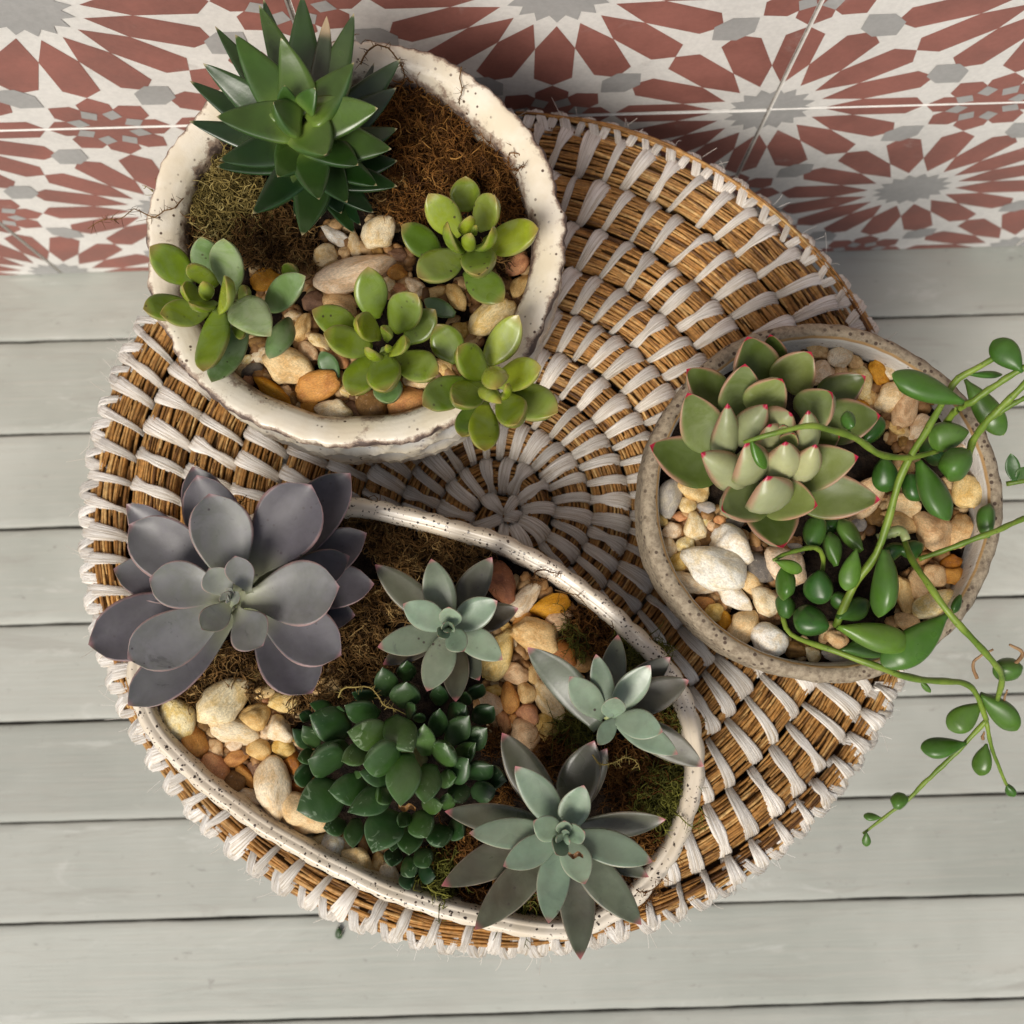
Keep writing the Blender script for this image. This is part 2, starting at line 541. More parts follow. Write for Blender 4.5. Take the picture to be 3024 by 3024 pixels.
M['blush'] = mat_leaf('blush_leaf', (.215, .265, .085), (.055, .080, .008), (.40, .19, .14), (.36, .012, .045),
                      edge_rng=(.74, 1.0), edge_amt=.75, tip_rng=(.925, .96), tip_amt=1.0, rough=.38, mott=.09,
                      bloom=(.38, .42, .28), bloom_amt=.20, sss=.15, back=(.33, .335, .18), spec=.35, scars=.25)
M['bean'] = mat_leaf('bean_leaf', (.075, .165, .016), (.022, .075, .012), (.10, .22, .05), (.20, .25, .07),
                     edge_amt=.15, tip_rng=(.97, 1.0), tip_amt=.6, spec=.42, rough=.36, mott=.14, sss=.2,
                     bloom=(.075, .14, .04), bloom_amt=.45)
M['dry_leaf'] = mat_leaf('dry_leaf', (.03, .045, .02), (.02, .03, .014), (.05, .04, .02), (.35, .26, .16), tip_rng=(.8, .9), tip_amt=.9)

def mat_stem(name, c1, c2, rough=.45):
    n = NT(name)
    g = n.noise(90, 3, .6)
    s_ = n.ramp(n.voro(420), .1, .18, .6, 0)
    col = n.mix(n.ramp(g, .3, .7), c1, c2)
    col = n.mix(s_, col, tuple(x * .4 for x in c1))
    n.put(n.b.inputs['Subsurface Weight'], .1)
    n.b.inputs['Subsurface Scale'].default_value = .002
    return n.base(col, rough, .4)
M['stem'] = mat_stem('green_stem', (.095, .165, .016), (.19, .27, .036))
M['stem_pale'] = mat_stem('pale_stem', (.22, .28, .10), (.36, .38, .18))
M['stem_dry'] = mat_stem('dry_stem', (.20, .11, .045), (.32, .20, .10), .7)

def set_uv(me, uv):
    lay = me.uv_layers.new(name='UVMap')
    li = np.zeros(len(me.loops), np.int32)
    me.loops.foreach_get('vertex_index', li)
    lay.data.foreach_set('uv', np.asarray(uv, np.float32)[li].ravel())

# ------------------------------------------------------------------ tiled wall
T = 0.2

def clip_poly(poly, h):
    """Sutherland-Hodgman against the square [-h, h]^2"""
    for ax in (0, 1):
        for sg in (1, -1):
            out = []
            for i in range(len(poly)):
                p, q = poly[i - 1], poly[i]
                pi, qi = sg * p[ax] <= h, sg * q[ax] <= h
                if pi != qi:
                    s = (sg * h - p[ax]) / (q[ax] - p[ax])
                    out.append((p[0] + s * (q[0] - p[0]), p[1] + s * (q[1] - p[1])))
                if qi:
                    out.append(q)
            poly = out
            if len(poly) < 3:
                return []
    return poly

def pol(c, r, deg):
    return (c[0] + r * math.cos(R(deg)), c[1] + r * math.sin(R(deg)))

def tile_polys():
    red, grey, core = [], [], []
    stars = [(0, 0)] + [(sx * T / 2, sy * T / 2) for sx in (-1, 1) for sy in (-1, 1)]
    roses = [(T / 2, 0), (-T / 2, 0), (0, T / 2), (0, -T / 2)]
    for c in stars:
        for k in range(16):
            d = k * 22.5
            tip = .3536 if k % 4 == 2 else .356
            hw = .0405
            pts = [(.118, 0), (.203, -1), (.325, -1), (tip, 0), (.325, 1), (.203, 1)]
            poly = []
            for r_, s_ in pts:
                x, y = r_ * T, s_ * hw * T
                poly.append((c[0] + x * math.cos(R(d)) - y * math.sin(R(d)), c[1] + x * math.sin(R(d)) + y * math.cos(R(d))))
            red.append(poly)
            grey.append([c, pol(c, .080 * T, d - 11.25), pol(c, .104 * T, d), pol(c, .080 * T, d + 11.25)])
    for c in roses:
        for k in range(8):
            d = k * 45
            poly = []
            for r_, s_ in [(.02, 0), (.088, -1), (.113, -1), (.143, 0), (.113, 1), (.088, 1)]:
                x, y = r_ * T, s_ * .0365 * T
                poly.append((c[0] + x * math.cos(R(d)) - y * math.sin(R(d)), c[1] + x * math.sin(R(d)) + y * math.cos(R(d))))
            red.append(poly)
            core.append([c, pol(c, .05 * T, d), pol(c, .05 * T, d + 22.5), pol(c, .05 * T, d + 45)])
            kd = d + 22.5
            q = []
            for r_, s_ in [(.042, 0), (.066, -1), (.093, 0), (.066, 1)]:
                x, y = r_ * T, s_ * .0215 * T
                q.append((c[0] + x * math.cos(R(kd)) - y * math.sin(R(kd)), c[1] + x * math.sin(R(kd)) + y * math.cos(R(kd))))
            grey.append(q)
    # small grey lozenges between three petals, on the lines from rosette to tile diagonal
    for c in roses:
        for sx in (-1, 1):
            for sy in (-1, 1):
                h = (c[0] + sx * .1464 * T, c[1] + sy * .1464 * T)
                u = (sx / math.sqrt(2), sy / math.sqrt(2)); n_ = (-u[1], u[0])
                q = []
                for a_, b_ in [(-.056, 0), (-.020, -.037), (.024, -.037), (.056, 0), (.024, .037), (-.020, .037)]:
                    q.append((h[0] + T * (u[0] * a_ + n_[0] * b_), h[1] + T * (u[1] * a_ + n_[1] * b_)))
                grey.append(q)
    return red, grey, core

def make_tile_mesh():
    h, dp, bv = T / 2 - .0008, .009, .0004
    V, F, mi = [], [], []
    ring = lambda hh, y: [(-hh, y, -hh), (hh, y, -hh), (hh, y, hh), (-hh, y, hh)]
    V += ring(h - bv, 0) + ring(h, bv) + ring(h, dp)
    F.append((0, 1, 2, 3)); mi.append(0)
    for a_ in (0, 4):
        for i in range(4):
            j = (i + 1) % 4
            F.append((a_ + j, a_ + i, a_ + 4 + i, a_ + 4 + j)); mi.append(0)
    red, grey, core = tile_polys()
    for polys, m_, y in ((red, 1, -.00012), (core, 1, -.00018), (grey, 2, -.00026)):
        for p in polys:
            p = clip_poly(p, h - bv)
            if len(p) < 3:
                continue
            ar = sum(p[i - 1][0] * p[i][1] - p[i][0] * p[i - 1][1] for i in range(len(p)))
            if abs(ar) < 1e-9:
                continue
            if ar < 0:
                p = p[::-1]
            b = len(V)
            V += [(x, y, z) for x, z in p]
            F.append(tuple(range(b, b + len(p)))); mi.append(m_)
    me = bpy.data.meshes.new('tile')
    me.from_pydata(V, [], F)
    for k in ('tile_white', 'tile_red', 'tile_grey'):
        me.materials.append(M[k])
    me.polygons.foreach_set('material_index', mi)
    me.update()
    return me

def box_mesh(name, x0, x1, y0, y1, z0, z1, mat, bev=0.0):
    import bmesh
    bm = bmesh.new()
    bmesh.ops.create_cube(bm, size=1)
    for v in bm.verts:
        v.co = ((x0 + x1) / 2 + v.co.x * (x1 - x0), (y0 + y1) / 2 + v.co.y * (y1 - y0), (z0 + z1) / 2 + v.co.z * (z1 - z0))
    if bev:
        bmesh.ops.bevel(bm, geom=bm.edges[:], offset=bev, segments=2, affect='EDGES')
    me = bpy.data.meshes.new(name)
    bm.to_mesh(me); bm.free()
    me.materials.append(mat)
    return me

wall = mobj('tiled_wall', box_mesh('tiled_wall', -.8, .8, .0012, .12, -.02, .802, M['grout']))
tag(wall, 'wall clad in patterned terracotta, white and grey star tiles behind the round stool', 'wall')
tile_me = make_tile_mesh()
for row in range(4):
    for col in range(-3, 3):
        o = mobj('tile', tile_me, wall, ((col + .5) * T + random.uniform(-.0003, .0003), random.uniform(-.0005, .0001), (row + .5) * T + .0005))
        o.rotation_euler = (random.uniform(-.001, .001), random.choice((0, 1, 2, 3)) * math.pi / 2, random.uniform(-.001, .001))

# ------------------------------------------------------------------ boarded floor
floor = mobj('floor', box_mesh('floor', -1.0, 1.0, -1.3, .03, -.09, -.022, M['joist']))
tag(floor, None, None, None, 'structure')
floor['label'] = 'porch floor of pale grey painted boards'
PITCH = .0588

def board_mesh(k):
    """a long board with slightly ragged long edges"""
    nx = 160
    xs = np.linspace(-1.0, 1.0, nx)
    gap = (.0007, .0003, .0009, .0006, .0008, .0005)[k % 6]
    prof = [(0, -.02, 1), (0, -.0020, 1), (.0004, -.0006, .7), (.0016, 0, .1), (.006, 0, 0)]
    half = PITCH / 2 - gap / 2
    rows, ed = [], []
    def jag(seed):
        r_ = np.random.default_rng(seed)
        j = np.interp(xs, np.linspace(-1, 1, 60), r_.normal(0, .00016, 60)) + r_.normal(0, .00012, nx)
        return j
    j0, j1 = jag(100 + k), jag(500 + k)
    for off, z, e_ in prof:
        rows.append(np.stack([xs, -half + off + j0 * (1 - off / .006), np.full(nx, z)], 1)); ed.append(np.full(nx, e_))
    for off, z, e_ in prof[::-1]:
        rows.append(np.stack([xs, half - off + j1 * (1 - off / .006), np.full(nx, z)], 1)); ed.append(np.full(nx, e_))
    V = np.concatenate(rows)
    Q = grid_quads(len(rows), nx)[:, ::-1]
    return mesh_np('floor_board', V, Q, attrs={'edge': np.concatenate(ed)}, mats=[M['board']])
y = -.0432 + PITCH / 2
k = 0
while y > -1.25:
    o = mobj('floor_board', board_mesh(k), floor, (0, y, random.uniform(-.0005, .0004)))
    o.rotation_euler = (random.uniform(-.004, .004), 0, random.uniform(-.0006, .0006))
    y -= PITCH; k += 1

# ------------------------------------------------------------------ coiled seagrass stool
HT = .24
TC = np.array([-.1253, -.1869])
R0 = .1708                                # outer edge of the spiral, the rim coil lies outside it
def r_out(n):
    n = np.maximum(n, 0)
    return np.minimum((13.2 * n + .44 * n * n) * .001, R0)
NF = (-13.2 + math.sqrt(13.2 ** 2 + 4 * .44 * R0 * 1000)) / .88
NEND = NF + .93
TH0 = R(112) - 2 * np.pi * NF               # direction in which the spiral starts
def coil_c(n): return (r_out(n) + r_out(n - 1)) / 2
def coil_a(n): return (r_out(n) - r_out(n - 1)) / 2 - .0005
def coil_b(n): return np.maximum(.98 * coil_a(n), np.minimum(.0042, np.asarray(n) * .01))
def coil_pt(n, phi, lift=0.0, dth=0.0):
    """point on the coil at turn n, cross-section angle phi (0 = top, + = outward)"""
    a_, b_ = coil_a(n), coil_b(n)
    r = coil_c(n) + (a_ + lift) * np.sin(phi)
    th = TH0 + 2 * np.pi * n + dth
    z = HT - b_ + (b_ + lift) * np.cos(phi)
    return np.stack([TC[0] + r * np.cos(th), TC[1] + r * np.sin(th), z], -1)

stool = empty('woven_stool', (TC[0], TC[1], 0), 'round coiled seagrass stool bound with white raffia, holding three planted pots', 'stool')
so = np.array([TC[0], TC[1], 0.0])

# inner core of each turn
ns = np.arange(.22, NEND, .006)
phis = np.linspace(-np.pi * .62, np.pi * .62, 9)
core = np.stack([coil_pt(ns, np.full_like(ns, p), -.0012) for p in phis], 1)
core[..., 2] -= .0006
me = mesh_np('straw_core', (core - so).reshape(-1, 3), grid_quads(len(ns), len(phis)), mats=[M['core']])
mobj('straw_core', me, stool)

# strands
paths, rads, rnds = [], [], []
n = .22
K = 9
def add_strand(n0, dn, phi0, lift, cval, rad):
    s = np.linspace(0, 1, K)
    nn = np.minimum(n0 + dn * s, NEND)
    ph = phi0 + rng.normal(0, .09) * s + .05 * np.sin(s * rng.uniform(3, 9) + rng.uniform(0, 6))
    ph = np.where(np.abs(ph) > 1.22, np.sign(ph) * (2.44 - np.abs(ph)), ph)
    paths.append(coil_pt(nn, ph, lift + .0003 * np.sin(s * 7 + rng.uniform(0, 6))))
    rads.append(rad * np.interp(s, [0, .08, .9, 1], [.5, 1, 1, .4]))
    rnds.append(cval)
while n < NEND:
    c_, a_ = float(coil_c(n)), max(float(coil_a(n)), .003)
    dn_step = .036 / (2 * np.pi * max(c_, .006))
    cnt = int(2.4 * a_ / .00084)
    for j in range(cnt):
        ph0 = -1.2 + 2.4 * (j + rng.uniform(0, 1)) / cnt
        add_strand(n + rng.uniform(-.4, .4) * dn_step, dn_step * rng.uniform(.9, 1.6), ph0, rng.uniform(-.0006, .0005),
                   np.clip(rng.normal(.48, .24), 0, 1), rng.uniform(.00042, .00078))
    n += dn_step
# rim coil and side coils, as plain hoops
def hoop(Rc, zc, a_, b_, cnt, ph_lo, ph_hi, seg=.05, Kp=9):
    L = 2 * np.pi * Rc
    m_ = int(L / seg)
    for i in range(m_):
        for j in range(cnt):
            s = np.linspace(0, 1, Kp)
            th = 2 * np.pi * (i + rng.uniform(-.3, .3)) / m_ + s * seg * rng.uniform(1.0, 1.7) / Rc
            ph = ph_lo + (ph_hi - ph_lo) * (j + rng.uniform(0, 1)) / cnt + rng.normal(0, .12) * s
            lift = rng.uniform(-.0004, .0004)
            r_ = Rc + (a_ + lift) * np.sin(ph)
            paths.append(np.stack([TC[0] + r_ * np.cos(th), TC[1] + r_ * np.sin(th), zc + (b_ + lift) * np.cos(ph)], -1))
            rads.append(rng.uniform(.0006, .0011) * np.interp(s, [0, .08, .9, 1], [.5, 1, 1, .4]))
            rnds.append(np.clip(rng.normal(.42, .22), 0, 1))
RR, RZ, RA = R0 - .0040, HT - .0068, .0052
hoop(R0 - .0085, HT - .0150, .0065, .0072, 12, .2, 2.6)
SIDE = []
zc = HT - .0305
while zc > .008:
    SIDE.append(zc)
    hoop(R0 - .012, zc, .0085, .0092, 9, .25, 2.9, .07)
    zc -= .0172
V, Q = tubes(np.array(paths), np.array(rads), 4)
me = mesh_np('straw_coil', V - so, Q, attrs={'rnd': np.repeat(rnds, K * 4)}, mats=[M['straw']])
o = mobj('straw_coil', me, stool); o['kind'] = 'stuff'
# woven side
def torus(Rc, zc, a_, b_, nu=120, nv=14):
    u = np.linspace(0, 2 * np.pi, nu, endpoint=False); v = np.linspace(0, 2 * np.pi, nv, endpoint=False)
    uu, vv = np.meshgrid(u, v, indexing='ij')
    r_ = Rc + a_ * np.cos(vv)
    V = np.stack([r_ * np.cos(uu), r_ * np.sin(uu), zc + b_ * np.sin(vv)], -1).reshape(-1, 3)
    q = grid_quads(nu, nv, True)
    last = (nu - 1) * nv + np.arange(nv)
    lastn = (nu - 1) * nv + (np.arange(nv) + 1) % nv
    q2 = np.stack([last, lastn, (np.arange(nv) + 1) % nv, np.arange(nv)], 1)
    return V, np.vstack([q, q2])
me = mesh_np('rim_core', *torus(R0 - .0085, HT - .0150, .0060, .0066, 160, 12), mats=[M['core']])
mobj('rim_core', me, stool)
for zc in SIDE:
    me = mesh_np('side_coil', *torus(R0 - .012, zc, .0080, .0088), mats=[M['core']])
    mobj('side_coil', me, stool)

# ------------------------------------------------------------------ pots: outlines on their rim planes
ZA, ZB, ZC = .320, .294, .304            # rim heights
SA, SB, SCC = .3045, .2825, .2925        # soil heights
def circle_outline(xy, r_, z, n):
    c = np.array([xy[0], xy[1], z])
    th = np.linspace(0, 2 * np.pi, n, endpoint=False)
    return np.stack([c[0] + r_ * np.cos(th), c[1] + r_ * np.sin(th)], 1), c, r_
OA, CA, RA_ = circle_outline((-.1738, -.0994), .0719, ZA, 288)
OC, CC, RC_ = circle_outline((-.0146, -.1914), .0631, ZC, 240)
bpts = [(238, 1300), (262, 1372), (325, 1452), (420, 1532), (560, 1622), (700, 1692), (850, 1742), (960, 1768), (1060, 1778),
        (1150, 1752), (1230, 1692), (1290, 1605), (1326, 1500), (1332, 1410), (1314, 1330), (1278, 1258), (1190, 1165),
        (1085, 1080), (960, 1012), (820, 968), (700, 942), (600, 938), (490, 962), (390, 1012), (310, 1085), (258, 1170), (236, 1240)]
OB = np.array([P('m', x, y_, ZB)[:2] for x, y_ in bpts])
OB = smooth_path(OB, 300, True)[::-1]     # counter-clockwise
if (OB[:, 0] * np.roll(OB[:, 1], -1) - np.roll(OB[:, 0], -1) * OB[:, 1]).sum() < 0:
    OB = OB[::-1]

def outline_normals(O):
    t_ = np.roll(O, -1, 0) - np.roll(O, 1, 0)
    n_ = np.stack([t_[:, 1], -t_[:, 0]], 1)
    return n_ / np.linalg.norm(n_, axis=1, keepdims=True)

def inside(pt, O, inset=0.0):
    """signed test: inside outline O by at least inset"""
    x, y_ = pt
    a_, b_ = O, np.roll(O, -1, 0)
    cond = ((a_[:, 1] > y_) != (b_[:, 1] > y_))
    xi = a_[:, 0] + (y_ - a_[:, 1]) / np.where(cond, b_[:, 1] - a_[:, 1], 1) * (b_[:, 0] - a_[:, 0])
    ins = (np.sum(cond & (x < xi)) % 2) == 1
    d = np.min(np.linalg.norm(O - np.array(pt), axis=1))
    return (d if ins else -d) >= inset

def pot_mesh(name, O, zr, prof, mat, wob=None, origin=(0, 0, 0), sub=1):
    """prof: list of (offset outward mm, z mm below rim, wear, zone). wob(i_fraction array, j, off, z)->(d_off mm, d_z mm, dimple)"""
    pr = np.array(prof, float)
    if sub > 1:
        d = np.arange(len(pr)); f = np.linspace(0, len(pr) - 1, (len(pr) - 1) * sub + 1)
        pr = np.stack([np.interp(f, d, pr[:, k]) for k in range(4)], 1)
    N = outline_normals(O)
    L = np.r_[0, np.cumsum(np.linalg.norm(np.diff(np.vstack([O, O[:1]]), axis=0), axis=1))]
    s = L[:-1] / L[-1]
    rows, wear, zone, dim = [], [], [], []
    for j, (off, z, w, zo) in enumerate(pr):
        do, dz, dm = (np.zeros(len(O)),) * 3 if wob is None else wob(s, off, z)
        o_ = (off + do) * .001
        rows.append(np.column_stack([O + N * o_[:, None], np.full(len(O), zr + z * .001) + dz * .001]))
        wear.append(np.full(len(O), w)); zone.append(np.full(len(O), zo)); dim.append(dm + np.zeros(len(O)))
    V = np.concatenate(rows) - np.array(origin)
    Q = grid_quads(len(pr), len(O), True)
    return mesh_np(name, V, Q, attrs={'wear': np.concatenate(wear), 'zone': np.concatenate(zone), 'dimple': np.concatenate(dim)}, mats=[mat])

def wobA(s, off, z):
    nz = .55 * np.sin(2 * np.pi * s * 5 + 1) + .45 * np.sin(2 * np.pi * s * 11 + 2.2) + .3 * np.sin(2 * np.pi * s * 17)
    edge = np.clip(1 - abs(z + 1.8) / 5, 0, 1) * np.clip((off + 6) / 6, 0, 1)
    ph_ = s * 26 + .22 * np.sin(2 * np.pi * s * 7 + 1) + .15 * np.sin(2 * np.pi * s * 3)
    scal = np.abs(np.sin(np.pi * ph_)) ** .7
    amp = 1 + .55 * np.sin(2 * np.pi * s * 4 + .7) + .3 * np.sin(2 * np.pi * s * 9)
    do = .7 * nz + edge * (1.15 * scal - .75) * amp + edge * .35 * np.sin(2 * np.pi * s * 71 + 3 * np.sin(2 * np.pi * s * 5))
    dm = np.zeros_like(s)
    if z < -6 and off > -10:
        for zc_, ph in ((-14, 0), (-29, .5), (-44, 0), (-59, .5)):
            u = ((s * 26 + ph) % 1 - .5) * 2
            r2 = (u / .86) ** 2 + ((z - zc_) / 7.2) ** 2
            inn = np.clip(1 - r2, 0, 1)
            do = do - 2.0 * np.sqrt(inn)
            dm = np.maximum(dm, (inn > 0).astype(float) * np.clip((1 - r2) * 2.5, 0, 1) * .8)
            do = do + .7 * np.exp(-((r2 - 1) / .25) ** 2)
    dz = .35 * nz * np.clip((z + 12) / 12, 0, 1)
    return do, dz, dm

profA = [(-11.4, -30, .2, 0), (-11.8, -16, .45, 0), (-11.7, -10, .60, 0), (-11.3, -6.6, .52, 0), (-10.2, -4.2, .36, 0), (-8.4, -2.4, .10, 0), (-6.2, -1.2, .08, 0),
         (-4.0, -.4, .08, 0), (-2.2, -.1, .20, 0), (-1.1, -.3, .46, 0), (-.4, -1.1, .66, 0), (0, -2.4, .76, 0), (-.3, -4.4, .55, 0),
         (-1.2, -6.8, .35, 0), (-1.5, -9, .2, 0), (-1.0, -12, .2, 0), (-.5, -18, .15, 0), (-.2, -26, .15, 0), (-.6, -36, .15, 0), (-1.6, -48, .2, 0),
         (-4, -60, .2, 0), (-7, -70, .25, 0), (-10, -77, .3, 0), (-13, -79.4, .3, 0), (-30, -79.6, 0, 0)]
potA = empty('round_pot', (CA[0], CA[1], HT), 'large round cream glazed pot with dimpled sides and a thick worn rim', 'plant pot')
mobj('pot_body', pot_mesh('pot_body', OA, ZA, profA, M['cream_glaze'], wobA, (CA[0], CA[1], HT), 3), potA)

def wobB(s, off, z):
    nz = .5 * np.sin(2 * np.pi * s * 9 + 1) + .4 * np.sin(2 * np.pi * s * 23 + 2.2)
    edge = np.clip(1 - abs(z + 4) / 6, 0, 1) * np.clip((off + 3) / 3, 0, 1)
    sc_ = np.abs(np.sin(np.pi * s * 58)) ** .8
    do = .25 * nz + edge * (.9 * sc_ - .5) + np.where(z < -8, .7 * sc_, 0)
    return do, .25 * nz * np.clip((z + 10) / 10, 0, 1), np.zeros_like(s)
profB = [(-6.6, -26, .2, 0), (-6.5, -12, .32, 0), (-6.2, -5, .40, 0), (-5.9, -2.6, .50, 0), (-5.3, -1.3, .12, 0), (-4.5, -.8, .10, 0), (-4.0, -.8, .24, 0), (-3.5, -.5, .06, 0),
         (-2.7, -.1, 0, 0), (-1.8, -.1, 0, 0), (-1.0, -.9, .05, 0), (-.3, -2.2, .25, 0), (0, -3.8, .52, 0), (-.5, -5.2, .62, 0),
         (-1.2, -7, .3, 0), (-1.6, -14, .1, 0), (-2.2, -24, .1, 0), (-3.6, -36, .1, 0), (-6, -46, .2, 0), (-9, -52, .3, 0), (-12, -53.6, .3, 0), (-20, -53.8, 0, 0)]
cB = OB.mean(0)
profB = [(o_ * (1.10 if o_ > -7 and z_ > -13 else 1.0) - (1.5 if z_ < -20 and o_ < -6 and o_ > -7 else 0), z_, w_, q_) for o_, z_, w_, q_ in profB]
potB = empty('oval_pot', (cB[0], cB[1], HT), 'half moon shaped white glazed pot with black speckles and fluted edge', 'plant pot')
mobj('pot_body', pot_mesh('pot_body', OB, ZB, profB, M['speckled_glaze'], wobB, (cB[0], cB[1], HT), 2), potB)

def wobC(s, off, z):
    nz = .45 * np.sin(2 * np.pi * s * 4 + .4) + .3 * np.sin(2 * np.pi * s * 9 + 2.2) + .16 * np.sin(2 * np.pi * s * 37) + .12 * np.sin(2 * np.pi * s * 61 + z)
    return .8 * nz * np.clip((off + 8) / 6, .25, 1), .3 * nz * np.clip((z + 12) / 12, 0, 1), np.zeros_like(s)
profC = [(-7.0, -26, 0, 1), (-6.8, -13, 0, 1), (-6.5, -7, 0, 1), (-6.3, -4, 0, 1), (-6.1, -2.2, 0, .9), (-5.7, -1.2, 0, .66), (-5.1, -.6, 0, .5), (-4.2, -.1, 0, .2), (-3.0, 0, 0, 0), (-1.8, -.3, 0, 0),
         (-.8, -1.2, 0, 0), (-.1, -2.6, 0, 0), (.1, -5, 0, 0), (-.2, -9, 0, 0), (0, -13, 0, 0), (-.3, -18, 0, 0), (-.1, -23, 0, 0), (-.8, -30, 0, 0),
         (-2.0, -40, 0, 0), (-4, -50, 0, 0), (-7, -58, 0, 0), (-11, -63, 0, 0), (-14, -63.8, 0, 0), (-30, -63.9, 0, 0)]
potC = empty('stoneware_bowl', (CC[0], CC[1], HT), 'round speckled brown stoneware bowl with a thin white glazed inside', 'plant pot')
mobj('pot_body', pot_mesh('pot_body', OC, ZC, profC, M['stoneware'], wobC, (CC[0], CC[1], HT), 2), potC)

# soil in each pot
def soil(name, O, zs, inset, pot, o0):
    N = outline_normals(O)
    c = O.mean(0)
    rings = 16
    rows = []
    edge = O - N * inset
    from mathutils import noise as mn
    for i in range(rings + 1):
        f = i / rings
        ring = c + (edge - c) * f
        z = np.array([mn.noise(Vector((p[0] * 90, p[1] * 90, .3))) * .0018 + mn.noise(Vector((p[0] * 300, p[1] * 300, 2))) * .0010 for p in ring])
        rows.append(np.column_stack([ring, zs - .0035 + z]))
    V = np.concatenate(rows) - np.array(o0)
    me = mesh_np('soil', V, grid_quads(rings + 1, len(O), True), mats=[M['soil']])
    o = mobj('soil', me, pot); o['kind'] = 'stuff'
soil('soil', OA, SA, .0108, potA, (CA[0], CA[1], HT))
soil('soil', OB, SB, .0070, potB, (cB[0], cB[1], HT))
soil('soil', OC, SCC, .0063, potC, (CC[0], CC[1], HT))

# ------------------------------------------------------------------ raffia stitches of the stool
def ribbon(path, side, w, crown=.0003):
    """path (K,3), side (K,3) unit, w (K,) -> V (K*5), grid quads"""
    K_ = len(path)
    up = np.cross(np.gradient(path, axis=0), side)
    up /= np.linalg.norm(up, axis=1, keepdims=True) + 1e-12
    up *= np.sign(up[K_ // 2, 2] + 1e-9)
    return fibres(path, side, up, w, crown)

QN = 9
def fibres(path, side, up, w, crown=.0003):
    """a flat strip of raffia made of ridged fibres, QN columns"""
    K_ = len(path)
    cols = []
    k_ = np.linspace(0, 1, K_)
    for i_, q in enumerate(np.linspace(-1, 1, QN)):
        ridge = (.00022 if i_ % 2 else -.00012) * rng.uniform(.3, 1.4) * (1 + .6 * np.sin(k_ * 5 + rng.uniform(0, 6)))
        edge = -.0007 if abs(q) == 1 else 0
        jag = rng.normal(0, .06) * np.sin(k_ * rng.uniform(2, 7) + rng.uniform(0, 6))
        cols.append(path + side * (w * (q + jag * abs(q)) / 2)[:, None] + up * (crown * (1 - q * q) + ridge + edge)[:, None])
    return np.stack(cols, 1)

def sticks_out(p):
    return not (inside(p, OA, .016) or inside(p, OB, .014) or inside(p, OC, .014))

def stitch_mesh(name, rib_list, org):
    V, Q, UV = [], [], []
    off = 0
    for rb in rib_list:
        K_ = rb.shape[0]
        V.append(rb.reshape(-1, 3) - org); Q.append(grid_quads(K_, QN, False, off)); off += K_ * QN
        u, v = np.meshgrid(np.linspace(0, 1, QN), np.linspace(0, 1, K_))
        UV.append(np.stack([u.ravel() + rng.uniform(0, 9), v.ravel() + rng.uniform(0, 9)], 1))
    me = mesh_np(name, np.concatenate(V), np.concatenate(Q), mats=[M['raffia']])
    set_uv(me, np.concatenate(UV))
    return me

n = .42
out_sites = []
while n < NEND - .02:
    c_, a_ = float(coil_c(n)), float(coil_a(n))
    spacing = np.interp(n, [0, 3, 9], [.0058, .0074, .0116]) * rng.uniform(.86, 1.14)
    th = TH0 + 2 * np.pi * n
    ro = float(r_out(n))
    if a_ > .0022:
        if n > NF - .02: out_sites.append(th)
        ctr = (TC[0] + c_ * math.cos(th), TC[1] + c_ * math.sin(th))
        if sticks_out(ctr):
            K_ = 11
            u = np.linspace(-1, 1, K_)
            slant = 2 * a_ * rng.uniform(.20, .46)
            dth = -(slant / max(c_, .012)) * u / 2
            path = coil_pt(np.full(K_, n), u * 1.33, .0011 + .0006 * (1 - u * u), dth)
            th_ = th + dth
            rad_dir = np.stack([np.cos(th_), np.sin(th_), 0 * th_], 1)
            tan_dir = np.stack([-np.sin(th_), np.cos(th_), 0 * th_], 1)
            sl = slant / (2 * a_)
            side = tan_dir + rad_dir * sl
            side /= np.linalg.norm(side, axis=1, keepdims=True)
            ww = np.interp(n, [0, 3, 9], [.0050, .0054, .0056]) * rng.uniform(.62, 1.30)
            inn = float(np.interp(n, [2, 5], [.85, .50]))
            w = ww * np.interp(u, [-1, -.4, .5, 1], [inn, (inn + 1) / 2, 1.08, 1.1])
            if rng.random() < .3:      # a twisted strip
                w *= 1 - .40 * np.exp(-((u - rng.uniform(-.5, .6)) / .3) ** 2)
            org = path[K_ // 2].copy()
            ribs = [ribbon(path, side, w)]
            me = stitch_mesh('stitch', ribs, org)
            mobj('stitch', me, stool, org - so)
    n += spacing / (2 * np.pi * max(c_, .0045))

